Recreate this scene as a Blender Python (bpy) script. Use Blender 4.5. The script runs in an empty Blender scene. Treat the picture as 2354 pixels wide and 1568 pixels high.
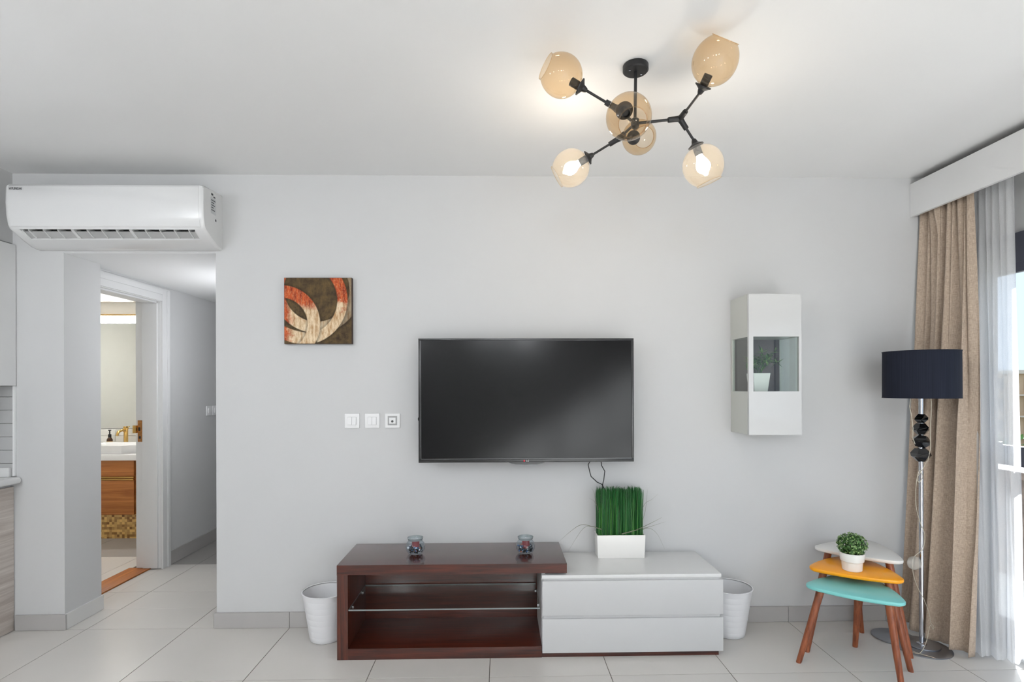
import bpy, bmesh, math, random
from mathutils import Vector, Matrix

random.seed(7)
PI = math.pi
scn = bpy.context.scene
C = scn.collection

# ------------------------------------------------------------------ camera
W_PX, H_PX = 2354, 1568
F_PX, CY_PX, YAW, ROLL = 1268.0, 889.17, 0.0210, -0.0030
cam_d = bpy.data.cameras.new('camera')
cam = bpy.data.objects.new('camera', cam_d)
C.objects.link(cam)
cam_d.sensor_width = 36.0
cam_d.sensor_fit = 'HORIZONTAL'
cam_d.lens = F_PX / W_PX * 36.0
cam_d.shift_y = (CY_PX - H_PX / 2) / W_PX
cam_d.clip_start = 0.05
cam_d.clip_end = 400
fw = Vector((math.sin(YAW), math.cos(YAW), 0))
rt = Vector((math.cos(YAW), -math.sin(YAW), 0))
up = rt.cross(fw)
c_, s_ = math.cos(ROLL), math.sin(ROLL)
r2 = c_ * rt + s_ * up
u2 = -s_ * rt + c_ * up
M = Matrix.Identity(4)
for i in range(3):
    M[i][0], M[i][1], M[i][2] = r2[i], u2[i], -fw[i]
M[0][3], M[1][3], M[2][3] = 0.0, -3.3216, 1.4306
cam.matrix_world = M
scn.camera = cam

# ------------------------------------------------------------------ view, sky, sun
scn.view_settings.view_transform = 'Standard'
scn.view_settings.look = 'None'
scn.view_settings.gamma = 1.0
scn.view_settings.use_curve_mapping = False
scn.view_settings.exposure = 0.20
world = bpy.data.worlds.new('sky')
scn.world = world
world.use_nodes = True
bg = world.node_tree.nodes['Background']
bg.inputs[0].default_value = (0.66, 0.77, 0.94, 1)
bg.inputs[1].default_value = 1.35
sun_d = bpy.data.lights.new('sun', 'SUN')
sun = bpy.data.objects.new('sun', sun_d)
C.objects.link(sun)
sun_d.energy = 42.0
sun_d.color = (0.98, 0.98, 1.0)
sun_d.angle = 0.01
sun.rotation_euler = Vector((-0.62, -0.85, -0.38)).to_track_quat('-Z', 'Y').to_euler()   # in through the balcony window, on to the floor behind the camera

portal_d = bpy.data.lights.new('window_portal', 'AREA')      # guides daylight sampling through the balcony window, gives no light itself
portal = bpy.data.objects.new('window_portal', portal_d)
C.objects.link(portal)
portal_d.shape = 'RECTANGLE'
portal_d.size, portal_d.size_y = 2.3, 5.8
portal_d.cycles.is_portal = True
portal.location = (3.0, -3.03, 1.15)
portal.rotation_euler = (0, math.radians(90), 0)

HALL_FILL = 32.0          # unseen opal light added to brighten the hall
BULB = 90.0       # two lit bulbs of the ceiling lamp
FILL_GLOBE = 31.0      # opal globes added out of view as fill light

# ------------------------------------------------------------------ materials
MATS = {}


def nt(name):
    m = bpy.data.materials.new(name)
    m.use_nodes = True
    n = m.node_tree.nodes
    return m, n, m.node_tree.links, n['Principled BSDF']


def srgb(r, g, b):
    def f(v):
        v /= 255.0
        return v / 12.92 if v <= 0.04045 else ((v + 0.055) / 1.055) ** 2.4
    return (f(r), f(g), f(b), 1.0)


def plain(name, col, rough=0.5, metal=0.0, spec=0.5, var=0.0, scale=(8, 8, 8), bump=0.0, bscale=60.0, coat=0.0):
    m, n, l, p = nt(name)
    p.inputs['Base Color'].default_value = col
    p.inputs['Roughness'].default_value = rough
    p.inputs['Metallic'].default_value = metal
    p.inputs['Specular IOR Level'].default_value = spec
    p.inputs['Coat Weight'].default_value = coat
    p.inputs['Coat Roughness'].default_value = 0.06
    if var or bump:
        tc = n.new('ShaderNodeTexCoord')
        mp = n.new('ShaderNodeMapping')
        mp.inputs['Scale'].default_value = scale
        l.new(tc.outputs['Object'], mp.inputs['Vector'])
    if var:
        nz = n.new('ShaderNodeTexNoise')
        nz.inputs['Scale'].default_value = 1.0
        nz.inputs['Detail'].default_value = 6
        l.new(mp.outputs[0], nz.inputs['Vector'])
        rp = n.new('ShaderNodeValToRGB')
        a, b = max(0, 1 - var), 1 + var
        rp.color_ramp.elements[0].position = 0.3
        rp.color_ramp.elements[1].position = 0.7
        rp.color_ramp.elements[0].color = (col[0] * a, col[1] * a, col[2] * a, 1)
        rp.color_ramp.elements[1].color = (min(1, col[0] * b), min(1, col[1] * b), min(1, col[2] * b), 1)
        l.new(nz.outputs['Fac'], rp.inputs[0])
        l.new(rp.outputs[0], p.inputs['Base Color'])
    if bump:
        nb = n.new('ShaderNodeTexNoise')
        nb.inputs['Scale'].default_value = bscale
        nb.inputs['Detail'].default_value = 4
        l.new(tc.outputs['Object'], nb.inputs['Vector'])
        bp = n.new('ShaderNodeBump')
        bp.inputs['Strength'].default_value = bump
        bp.inputs['Distance'].default_value = 0.002
        l.new(nb.outputs['Fac'], bp.inputs['Height'])
        l.new(bp.outputs[0], p.inputs['Normal'])
    MATS[name] = m
    return m


def wood(name, dark, light, rough, scale, axis='X', coat=0.0, contrast=(0.35, 0.68)):
    """grain streaks along one axis"""
    m, n, l, p = nt(name)
    tc = n.new('ShaderNodeTexCoord')
    mp = n.new('ShaderNodeMapping')
    s = [scale, scale, scale]
    s['XYZ'.index(axis)] = scale * 0.05
    mp.inputs['Scale'].default_value = s
    l.new(tc.outputs['Object'], mp.inputs['Vector'])
    nz = n.new('ShaderNodeTexNoise')
    nz.inputs['Scale'].default_value = 1.0
    nz.inputs['Detail'].default_value = 8
    nz.inputs['Roughness'].default_value = 0.65
    nz.inputs['Distortion'].default_value = 0.6
    l.new(mp.outputs[0], nz.inputs['Vector'])
    rp = n.new('ShaderNodeValToRGB')
    rp.color_ramp.elements[0].position = contrast[0]
    rp.color_ramp.elements[1].position = contrast[1]
    rp.color_ramp.elements[0].color = dark
    rp.color_ramp.elements[1].color = light
    l.new(nz.outputs['Fac'], rp.inputs[0])
    l.new(rp.outputs[0], p.inputs['Base Color'])
    p.inputs['Roughness'].default_value = rough
    p.inputs['Coat Weight'].default_value = coat
    p.inputs['Coat Roughness'].default_value = 0.1
    bp = n.new('ShaderNodeBump')
    bp.inputs['Strength'].default_value = 0.12
    bp.inputs['Distance'].default_value = 0.001
    l.new(nz.outputs['Fac'], bp.inputs['Height'])
    l.new(bp.outputs[0], p.inputs['Normal'])
    MATS[name] = m
    return m


def glass(name, tint, gloss=0.05, haze=0.0, hazecol=(1, 1, 1, 1), ior=1.45):
    """thin clear sheet: tinted see-through, mirror-like at grazing angles, optional diffuse haze that whitens lit glass"""
    m, n, l, p = nt(name)
    out = n['Material Output']
    n.remove(p)
    tr = n.new('ShaderNodeBsdfTransparent')
    tr.inputs[0].default_value = tint
    gl = n.new('ShaderNodeBsdfGlossy')
    gl.inputs['Roughness'].default_value = gloss
    fr = n.new('ShaderNodeFresnel')
    ge = n.new('ShaderNodeNewGeometry')
    mr = n.new('ShaderNodeMapRange')          # a thin sheet reflects alike from both of its faces
    mr.inputs['To Min'].default_value = ior
    mr.inputs['To Max'].default_value = 1.0 / ior
    l.new(ge.outputs['Backfacing'], mr.inputs[0])
    l.new(mr.outputs[0], fr.inputs[0])
    mx = n.new('ShaderNodeMixShader')
    last = tr
    if haze:
        df = n.new('ShaderNodeBsdfDiffuse')
        df.inputs[0].default_value = hazecol
        tl = n.new('ShaderNodeBsdfTranslucent')
        tl.inputs[0].default_value = hazecol
        m0 = n.new('ShaderNodeMixShader')
        l.new(df.outputs[0], m0.inputs[1])
        l.new(tl.outputs[0], m0.inputs[2])
        m1 = n.new('ShaderNodeMixShader')
        m1.inputs[0].default_value = haze
        l.new(tr.outputs[0], m1.inputs[1])
        l.new(m0.outputs[0], m1.inputs[2])
        last = m1
    l.new(fr.outputs[0], mx.inputs[0])
    l.new(last.outputs[0], mx.inputs[1])
    l.new(gl.outputs[0], mx.inputs[2])
    l.new(mx.outputs[0], out.inputs[0])
    MATS[name] = m
    return m


def emit(name, col, strength):
    m, n, l, p = nt(name)
    p.inputs['Base Color'].default_value = col
    p.inputs['Emission Color'].default_value = col
    p.inputs['Emission Strength'].default_value = strength
    MATS[name] = m
    return m


plain('wall_paint', srgb(199, 199, 199), 0.75, spec=0.2, var=0.008, scale=(1.2, 1.2, 1.2), bump=0.05, bscale=90)
plain('ceiling_paint', srgb(230, 230, 230), 0.85, spec=0.15, var=0.006, scale=(1, 1, 1))
plain('floor_tile', srgb(207, 203, 198), 0.30, spec=0.45, var=0.025, scale=(2.2, 2.2, 2.2))
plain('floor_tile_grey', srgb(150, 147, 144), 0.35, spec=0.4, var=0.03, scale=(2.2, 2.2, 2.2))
plain('grout', srgb(104, 98, 90), 0.9, var=0.1, scale=(30, 30, 30))
plain('skirting_tile', srgb(172, 169, 167), 0.35, var=0.03, scale=(5, 5, 5))
plain('skirting_white', srgb(212, 211, 209), 0.4, var=0.01)
plain('white_gloss', srgb(218, 218, 217), 0.12, spec=0.5, var=0.006, scale=(3, 3, 3))
plain('white_lacquer', srgb(196, 196, 196), 0.4, spec=0.5, var=0.006, scale=(3, 3, 3))
plain('cabinet_gloss', srgb(203, 203, 202), 0.06, spec=0.5, var=0.006, scale=(3, 3, 3))
plain('cabinet_side', srgb(196, 197, 190), 0.18, spec=0.5, var=0.006, scale=(3, 3, 3))
plain('white_plastic', srgb(228, 228, 228), 0.32, var=0.006)
plain('ac_plastic', srgb(216, 216, 216), 0.2, var=0.004, coat=0.3)
plain('ac_louver', srgb(176, 176, 176), 0.4, var=0.02)
plain('ac_dark', srgb(96, 96, 96), 0.5, var=0.05, scale=(20, 20, 20))
plain('plate_groove', srgb(160, 160, 160), 0.5, var=0.01)
plain('paint_white', srgb(228, 228, 228), 0.35, var=0.006)
plain('bin_plastic', srgb(224, 224, 226), 0.4, var=0.01, bump=0.05, bscale=200)
plain('door_paint', srgb(214, 214, 214), 0.4, var=0.012, scale=(4, 4, 2))
plain('black_metal', srgb(26, 26, 28), 0.45, var=0.08, scale=(30, 30, 30))
plain('black_gloss', srgb(12, 12, 14), 0.08, spec=0.6, var=0.05)
plain('tv_bezel', srgb(22, 22, 23), 0.22, var=0.03)
plain('tv_screen', srgb(6, 6, 7), 0.16, spec=0.26, var=0.02)
plain('tv_trim', srgb(120, 120, 122), 0.3, metal=0.8, var=0.02)
plain('chrome', srgb(196, 198, 204), 0.10, metal=1.0, var=0.01)
plain('steel_plate', srgb(168, 172, 180), 0.36, metal=1.0, var=0.04, scale=(6, 6, 6))
plain('brass', srgb(202, 164, 96), 0.18, metal=1.0, var=0.05, scale=(20, 20, 20))
plain('old_brass', srgb(168, 116, 64), 0.45, metal=0.5, var=0.25, scale=(60, 60, 60))
plain('shade_cloth', srgb(30, 34, 46), 0.8, spec=0.2, var=0.22, scale=(300, 300, 3))
plain('frame_dark', srgb(84, 86, 98), 0.4, var=0.03)
plain('track_silver', srgb(190, 192, 200), 0.35, metal=0.5, var=0.02)
plain('table_white', srgb(226, 224, 220), 0.3, var=0.01)
plain('table_yellow', srgb(252, 166, 12), 0.3, var=0.03, scale=(5, 5, 5))
plain('table_teal', srgb(126, 202, 199), 0.3, var=0.03, scale=(5, 5, 5))
plain('ceramic', srgb(234, 232, 228), 0.2, var=0.006)
plain('leaf_green', srgb(64, 104, 48), 0.5, var=0.45, scale=(70, 70, 70))
plain('leaf_light', srgb(120, 150, 90), 0.5, var=0.4, scale=(70, 70, 70))
plain('grass_green', srgb(28, 92, 38), 0.38, var=0.5, scale=(110, 110, 4))
plain('grass_light', srgb(84, 140, 70), 0.38, var=0.4, scale=(110, 110, 4))
plain('dry_blade', srgb(116, 118, 98), 0.6, var=0.3, scale=(30, 30, 30))
plain('soil', srgb(52, 42, 34), 0.95, var=0.3, scale=(60, 60, 60))
plain('cord_clear', srgb(190, 182, 164), 0.3, var=0.03)
plain('cable_black', srgb(40, 40, 40), 0.5, var=0.05)
plain('candle_red', srgb(140, 26, 38), 0.45, var=0.15, scale=(40, 40, 40))
plain('cabinet_inner', srgb(104, 92, 92), 0.5, var=0.05)
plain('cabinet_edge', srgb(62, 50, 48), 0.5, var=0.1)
plain('basin_white', srgb(240, 240, 240), 0.08, var=0.003)
plain('mirror_silver', srgb(225, 228, 226), 0.02, metal=1.0, var=0.003)
plain('bath_wall', srgb(232, 230, 224), 0.5, var=0.01)
plain('bath_tile', srgb(240, 239, 234), 0.12, var=0.01)
plain('splash_tile', srgb(184, 184, 184), 0.25, var=0.03, scale=(4, 4, 4))
plain('amber_bottle', srgb(74, 44, 22), 0.12, var=0.05)
plain('bottle_label', srgb(196, 172, 132), 0.6, var=0.05)
plain('sticker', srgb(186, 188, 190), 0.5, var=0.05, scale=(100, 100, 100))
plain('ink', srgb(60, 62, 66), 0.6, var=0.02)
plain('logo_red', srgb(190, 40, 60), 0.4, var=0.02)
plain('logo_grey', srgb(200, 200, 200), 0.4, var=0.02)
plain('stone_dark', srgb(92, 80, 72), 0.8, var=0.45, scale=(14, 14, 14), bump=0.5, bscale=20)
plain('balcony_slab', srgb(214, 210, 204), 0.6, var=0.04)
plain('facade_beige', srgb(206, 176, 142), 0.8, var=0.05, scale=(0.5, 0.5, 0.5))
plain('facade_pale', srgb(226, 212, 194), 0.8, var=0.03)
plain('window_far', srgb(74, 70, 68), 0.2, var=0.2)
plain('ground_far', srgb(74, 76, 62), 0.9, var=0.3, scale=(0.05, 0.05, 0.05))
plain('bark', srgb(88, 70, 54), 0.9, var=0.3, scale=(10, 10, 10))
wood('mahogany_x', srgb(48, 18, 11), srgb(90, 38, 24), 0.28, 60, 'X', 0.35)
wood('mahogany_z', srgb(50, 19, 12), srgb(98, 44, 27), 0.28, 60, 'Z', 0.35)
wood('mahogany_top', srgb(54, 24, 18), srgb(78, 38, 30), 0.2, 40, 'X', 0.6)
wood('walnut_leg', srgb(110, 54, 31), srgb(162, 92, 57), 0.4, 70, 'Z')
wood('oak_vanity', srgb(150, 86, 34), srgb(192, 124, 62), 0.35, 30, 'X')
wood('threshold_oak', srgb(128, 66, 20), srgb(190, 116, 48), 0.4, 40, 'Y')
wood('kitchen_grey', srgb(172, 160, 151), srgb(212, 204, 196), 0.5, 34, 'Y')

glass('amber_glass', srgb(243, 228, 206), 0.03, 0.035, srgb(236, 233, 226))
glass('clear_glass', (0.93, 0.96, 0.95, 1), 0.02)
glass('jar_glass', (0.93, 0.96, 0.98, 1), 0.02)
glass('shelf_glass', (0.90, 0.92, 0.91, 1), 0.02)
glass('glass_edge', (0.75, 0.80, 0.80, 1), 0.1, 0.6, (0.62, 0.68, 0.68, 1))
glass('window_glass', (0.95, 0.97, 0.97, 1), 0.01)
glass('clear_plastic', (0.92, 0.91, 0.88, 1), 0.1, 0.25, (0.8, 0.78, 0.74, 1))
emit('bulb_lit', (0.97, 0.98, 1.0, 1), BULB)
emit('fill_opal', (0.93, 0.965, 1.0, 1), FILL_GLOBE)
emit('hall_fill_opal', (0.93, 0.96, 1.0, 1), HALL_FILL)
emit('bath_lamp', (1.0, 0.985, 0.955, 1), 29.0)


def sheer_mat():
    m, n, l, p = nt('sheer_voile')
    out = n['Material Output']
    n.remove(p)
    tr = n.new('ShaderNodeBsdfTransparent')
    tr.inputs[0].default_value = (0.96, 0.97, 0.98, 1)
    df = n.new('ShaderNodeBsdfDiffuse')
    df.inputs[0].default_value = (0.94, 0.945, 0.955, 1)
    tl = n.new('ShaderNodeBsdfTranslucent')
    tl.inputs[0].default_value = (0.95, 0.955, 0.965, 1)
    m0 = n.new('ShaderNodeMixShader')
    m0.inputs[0].default_value = 0.5
    l.new(df.outputs[0], m0.inputs[1])
    l.new(tl.outputs[0], m0.inputs[2])
    m1 = n.new('ShaderNodeMixShader')
    tc = n.new('ShaderNodeTexCoord')
    nz = n.new('ShaderNodeTexNoise')
    nz.inputs['Scale'].default_value = 400
    l.new(tc.outputs['Object'], nz.inputs['Vector'])
    mr = n.new('ShaderNodeMapRange')
    mr.inputs['To Min'].default_value = 0.58
    mr.inputs['To Max'].default_value = 0.78
    l.new(nz.outputs['Fac'], mr.inputs[0])
    l.new(mr.outputs[0], m1.inputs[0])
    l.new(tr.outputs[0], m1.inputs[1])
    l.new(m0.outputs[0], m1.inputs[2])
    l.new(m1.outputs[0], out.inputs[0])
    MATS['sheer_voile'] = m


sheer_mat()


def weave_mat():
    m, n, l, p = nt('curtain_linen')
    tc = n.new('ShaderNodeTexCoord')
    cols = []
    for sc in ((500, 500, 40), (60, 60, 600)):
        mp = n.new('ShaderNodeMapping')
        mp.inputs['Scale'].default_value = sc
        nz = n.new('ShaderNodeTexNoise')
        nz.inputs['Scale'].default_value = 1
        nz.inputs['Detail'].default_value = 3
        l.new(tc.outputs['Object'], mp.inputs[0])
        l.new(mp.outputs[0], nz.inputs['Vector'])
        cols.append(nz)
    ad = n.new('ShaderNodeMath')
    ad.operation = 'ADD'
    l.new(cols[0].outputs['Fac'], ad.inputs[0])
    l.new(cols[1].outputs['Fac'], ad.inputs[1])
    rp = n.new('ShaderNodeValToRGB')
    rp.color_ramp.elements[0].position = 0.35
    rp.color_ramp.elements[1].position = 0.65
    rp.color_ramp.elements[0].color = srgb(152, 135, 120)
    rp.color_ramp.elements[1].color = srgb(198, 180, 162)
    hf = n.new('ShaderNodeMath')
    hf.operation = 'MULTIPLY'
    hf.inputs[1].default_value = 0.5
    l.new(ad.outputs[0], hf.inputs[0])
    l.new(hf.outputs[0], rp.inputs[0])
    l.new(rp.outputs[0], p.inputs['Base Color'])
    p.inputs['Roughness'].default_value = 0.9
    p.inputs['Specular IOR Level'].default_value = 0.1
    p.inputs['Sheen Weight'].default_value = 0.15
    MATS['curtain_linen'] = m


weave_mat()


def mosaic_mat():
    m, n, l, p = nt('gold_mosaic')
    tc = n.new('ShaderNodeTexCoord')
    vo = n.new('ShaderNodeTexVoronoi')
    vo.distance = 'CHEBYCHEV'
    vo.inputs['Scale'].default_value = 42
    vo.inputs['Randomness'].default_value = 0.12
    l.new(tc.outputs['Object'], vo.inputs['Vector'])
    rp = n.new('ShaderNodeValToRGB')
    rp.color_ramp.elements[0].color = srgb(122, 80, 36)
    rp.color_ramp.elements[1].color = srgb(224, 184, 112)
    sp = n.new('ShaderNodeSeparateColor')
    l.new(vo.outputs['Color'], sp.inputs[0])
    l.new(sp.outputs[0], rp.inputs[0])
    l.new(rp.outputs[0], p.inputs['Base Color'])
    p.inputs['Roughness'].default_value = 0.35
    MATS['gold_mosaic'] = m


mosaic_mat()


def art_mat():
    """printed canvas: rust and cream bands sweeping over an olive-brown ground; u, v = 0..616 across, 0..610 down"""
    m, n, l, p = nt('art_print')
    tc = n.new('ShaderNodeTexCoord')
    sx = n.new('ShaderNodeSeparateXYZ')
    l.new(tc.outputs['Object'], sx.inputs[0])

    def math_(op, a, b=None, c=None):
        q = n.new('ShaderNodeMath')
        q.operation = op
        for i, v in enumerate((a, b, c)):
            if v is None:
                continue
            if isinstance(v, (int, float)):
                q.inputs[i].default_value = v
            else:
                l.new(v, q.inputs[i])
        return q.outputs[0]

    def mix(f, a, b):
        q = n.new('ShaderNodeMix')
        q.data_type = 'RGBA'
        for sock, v in ((q.inputs[0], f), (q.inputs[6], a), (q.inputs[7], b)):
            if isinstance(v, (tuple, float, int)):
                sock.default_value = v
            else:
                l.new(v, sock)
        return q.outputs[2]

    u = math_('MULTIPLY_ADD', sx.outputs[0], 616 / 0.398, 308.0)
    v = math_('MULTIPLY_ADD', sx.outputs[2], -610 / 0.392, 305.0)

    def noise(scale, detail=8):
        mp = n.new('ShaderNodeMapping')
        mp.inputs['Scale'].default_value = scale
        nz = n.new('ShaderNodeTexNoise')
        nz.inputs['Scale'].default_value = 1
        nz.inputs['Detail'].default_value = detail
        nz.inputs['Roughness'].default_value = 0.7
        l.new(tc.outputs['Object'], mp.inputs[0])
        l.new(mp.outputs[0], nz.inputs['Vector'])
        return nz.outputs['Fac']

    n1 = noise((55, 1, 14))
    n2 = noise((16, 1, 16))
    n3 = noise((130, 1, 60))

    def step(x, a, b):
        q = n.new('ShaderNodeMapRange')
        q.inputs['From Min'].default_value = a
        q.inputs['From Max'].default_value = b
        l.new(x, q.inputs[0])
        return q.outputs[0]

    def ring(cx, cy, r0, r1, soft=4):
        dx = math_('SUBTRACT', u, cx)
        dy = math_('SUBTRACT', v, cy)
        d = math_('SQRT', math_('ADD', math_('MULTIPLY', dx, dx), math_('MULTIPLY', dy, dy)))
        return math_('MULTIPLY', step(d, r0 - soft, r0 + soft), math_('SUBTRACT', 1.0, step(d, r1 - soft, r1 + soft)))

    ground = mix(step(n2, 0.35, 0.7), srgb(62, 48, 36), srgb(112, 92, 56))
    ground = mix(math_('MULTIPLY', step(n1, 0.45, 0.7), 0.6), ground, srgb(44, 34, 28))
    cream = mix(step(n1, 0.42, 0.62), srgb(224, 204, 172), srgb(176, 138, 98))
    cream = mix(math_('MULTIPLY', step(n3, 0.55, 0.75), 0.7), cream, srgb(122, 84, 54))
    rust = mix(step(n1, 0.4, 0.62), srgb(196, 92, 48), srgb(128, 42, 24))
    rust = mix(math_('MULTIPLY', step(n3, 0.5, 0.7), 0.6), rust, srgb(226, 178, 128))

    def band(field, a, b):
        w = math_('ADD', field, math_('MULTIPLY_ADD', n2, 240.0, -120.0))
        return mix(step(w, a, b), rust, cream)

    col = ground
    mC = math_('MULTIPLY', ring(238, 0, 505, 620), math_('SUBTRACT', 1.0, step(u, 205, 212)))
    mD = math_('MULTIPLY', ring(298, 108, 298, 402), math_('SUBTRACT', 1.0, math_('MULTIPLY', step(u, 330, 420), 0.62)))
    mB = math_('MULTIPLY', ring(163, 206, 322, 414), step(u, 290, 306))
    mA = ring(-28, 426, 242, 356)
    shade = lambda mk, c0: mix(mk, c0, srgb(30, 22, 16))
    col = mix(mC, col, band(u, 20, 70))
    col = shade(math_('MULTIPLY', ring(298, 108, 290, 416, 14), 0.55), col)
    col = mix(mD, col, band(u, 30, 90))
    col = shade(math_('MULTIPLY', math_('MULTIPLY', ring(163, 206, 312, 428, 16), step(u, 270, 300)), 0.55), col)
    col = mix(mB, col, mix(step(math_('ADD', v, math_('MULTIPLY_ADD', n2, 760.0, -380.0)), 200, 300), rust, cream))
    col = shade(math_('MULTIPLY', ring(-28, 426, 230, 372, 16), 0.6), col)
    col = mix(mA, col, band(v, 230, 300))
    col = mix(math_('MULTIPLY', step(n3, 0.62, 0.8), 0.5), col, srgb(40, 28, 20))
    l.new(col, p.inputs['Base Color'])
    p.inputs['Roughness'].default_value = 0.65
    p.inputs['Specular IOR Level'].default_value = 0.2
    MATS['art_print'] = m


art_mat()
plain('canvas_edge', srgb(58, 38, 30), 0.7, var=0.25, scale=(40, 40, 40))

# ------------------------------------------------------------------ mesh helpers
WO = {}     # world origin of every thing


class MB:
    def __init__(self):
        self.v, self.f = [], []

    def add(self, vs, fs):
        o = len(self.v)
        self.v += [tuple(p) for p in vs]
        self.f += [tuple(i + o for i in q) for q in fs]
        return self

    def box(self, x0, x1, y0, y1, z0, z1):
        return self.add([(x0, y0, z0), (x1, y0, z0), (x1, y1, z0), (x0, y1, z0),
                         (x0, y0, z1), (x1, y0, z1), (x1, y1, z1), (x0, y1, z1)],
                        [(0, 3, 2, 1), (4, 5, 6, 7), (0, 1, 5, 4), (1, 2, 6, 5), (2, 3, 7, 6), (3, 0, 4, 7)])

    def loft(self, loops, cap0=True, cap1=True, closed=False):
        n = len(loops[0])
        vs = [p for L in loops for p in L]
        fs = []
        k = len(loops)
        for j in range(k if closed else k - 1):
            a, b = j * n, ((j + 1) % k) * n
            for i in range(n):
                i2 = (i + 1) % n
                fs.append((a + i, a + i2, b + i2, b + i))
        if not closed:
            if cap0:
                fs.append(tuple(reversed(range(n))))
            if cap1:
                fs.append(tuple((k - 1) * n + i for i in range(n)))
        return self.add(vs, fs)

    def lathe(self, prof, o=(0, 0, 0), axis=(0, 0, 1), n=32, cap0=True, cap1=True):
        """prof = [(radius, distance along axis)]"""
        ax = Vector(axis).normalized()
        t = Vector((1, 0, 0)) if abs(ax.x) < 0.9 else Vector((0, 1, 0))
        e1 = ax.cross(t).normalized()
        e2 = ax.cross(e1)
        o = Vector(o)
        loops = []
        for r, d in prof:
            loops.append([o + ax * d + (e1 * math.cos(2 * PI * i / n) + e2 * math.sin(2 * PI * i / n)) * r for i in range(n)])
        return self.loft(loops, cap0, cap1)

    def rod(self, a, b, r0, r1=None, n=14):
        a, b = Vector(a), Vector(b)
        return self.lathe([(r0, 0), (r0 if r1 is None else r1, (b - a).length)], a, b - a, n)

    def tube(self, pts, r, n=8):
        pts = [Vector(p) for p in pts]
        loops = []
        prev = None
        for i, p in enumerate(pts):
            d = (pts[min(i + 1, len(pts) - 1)] - pts[max(i - 1, 0)]).normalized()
            if prev is None:
                t = Vector((0, 0, 1)) if abs(d.z) < 0.9 else Vector((1, 0, 0))
                e1 = d.cross(t).normalized()
            else:
                e1 = (prev - d * prev.dot(d)).normalized()
            prev = e1
            e2 = d.cross(e1)
            rr = r(i / (len(pts) - 1)) if callable(r) else r
            loops.append([p + (e1 * math.cos(2 * PI * k / n) + e2 * math.sin(2 * PI * k / n)) * rr for k in range(n)])
        return self.loft(loops)

    def prism(self, pts, z0, z1):
        """outline in x, y lifted from z0 to z1"""
        return self.loft([[(x, y, z0) for x, y in pts], [(x, y, z1) for x, y in pts]])

    def extrude_x(self, prof, x0, x1):
        """outline in y, z drawn out along x"""
        return self.loft([[(x0, y, z) for y, z in prof], [(x1, y, z) for y, z in prof]])

    def grid(self, fn, nu, nv):
        vs = [fn(i / nu, j / nv) for j in range(nv + 1) for i in range(nu + 1)]
        fs = []
        for j in range(nv):
            for i in range(nu):
                a = j * (nu + 1) + i
                fs.append((a, a + 1, a + nu + 2, a + nu + 1))
        return self.add(vs, fs)

    def mesh(self, name, mat, off=(0, 0, 0), bevel=0.0, seg=2, smooth=True, angle=40):
        me = bpy.data.meshes.new(name)
        me.from_pydata([(x - off[0], y - off[1], z - off[2]) for x, y, z in self.v], [], self.f)
        bm = bmesh.new()
        bm.from_mesh(me)
        bmesh.ops.recalc_face_normals(bm, faces=bm.faces)
        if bevel:
            ed = [e for e in bm.edges if len(e.link_faces) == 2 and e.calc_face_angle(0) > 0.5]
            bmesh.ops.bevel(bm, geom=ed, offset=bevel, segments=seg, profile=0.7, affect='EDGES', clamp_overlap=True)
        bm.to_mesh(me)
        bm.free()
        if smooth:
            me.polygons.foreach_set('use_smooth', [True] * len(me.polygons))
            me.set_sharp_from_angle(angle=math.radians(angle))
        me.materials.append(MATS[mat])
        return me

    def build(self, name, mat, parent=None, loc=None, **kw):
        if parent is not None:
            off = WO[parent.name]
        else:
            off = loc if loc is not None else (0, 0, 0)
        me = self.mesh(name, mat, off, **kw)
        o = bpy.data.objects.new(name, me)
        C.objects.link(o)
        if parent is not None:
            o.parent = parent
        else:
            o.location = off
        WO[o.name] = tuple(off)
        return o


def tag(o, label, cat, group=None):
    o['label'] = label
    o['category'] = cat
    if group:
        o['group'] = group
    return o


def thing(name, loc, label, cat, group=None):
    o = bpy.data.objects.new(name, None)
    C.objects.link(o)
    o.location = loc
    o.empty_display_size = 0.1
    WO[o.name] = tuple(loc)
    return tag(o, label, cat, group)


def struct(o, label=None):
    o['kind'] = 'structure'
    if label:
        o['label'] = label
    return o


def B(*a):
    return MB().box(*a)


def text(name, body, size, mtx, mat, parent):
    cu = bpy.data.curves.new(name, 'FONT')
    cu.body = body
    cu.size = size
    cu.extrude = 0.0004
    cu.align_x = 'CENTER'
    cu.align_y = 'CENTER'
    to = bpy.data.objects.new(name, cu)
    C.objects.link(to)
    dg = bpy.context.evaluated_depsgraph_get()
    me = bpy.data.meshes.new_from_object(to.evaluated_get(dg))
    bpy.data.objects.remove(to)
    me.name = name
    off = Vector(WO[parent.name])
    me.transform(Matrix.Translation(-off) @ mtx)
    me.materials.clear()
    me.materials.append(MATS[mat])
    o = bpy.data.objects.new(name, me)
    C.objects.link(o)
    o.parent = parent
    WO[o.name] = tuple(off)
    return o


# ------------------------------------------------------------------ the setting
XL, XR, YR, ZC = -3.50, 2.82, -6.2, 2.70     # room: kitchen wall, window wall, rear wall, ceiling
XP, XE = -2.583, -1.693                      # hall opening
XK = -2.862                                  # where the kitchen begins on the end wall
ZH = 2.235                                   # hall ceiling
XH = -2.68                                   # left wall of the hall
XB = -2.875                                  # its bathroom side

fl = B(-5.2, XR + 0.2, YR, 3.3, -0.12, -0.0025).build('floor', 'grout')
struct(fl, 'pale grey tiled floor with thin dark joints')


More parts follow.
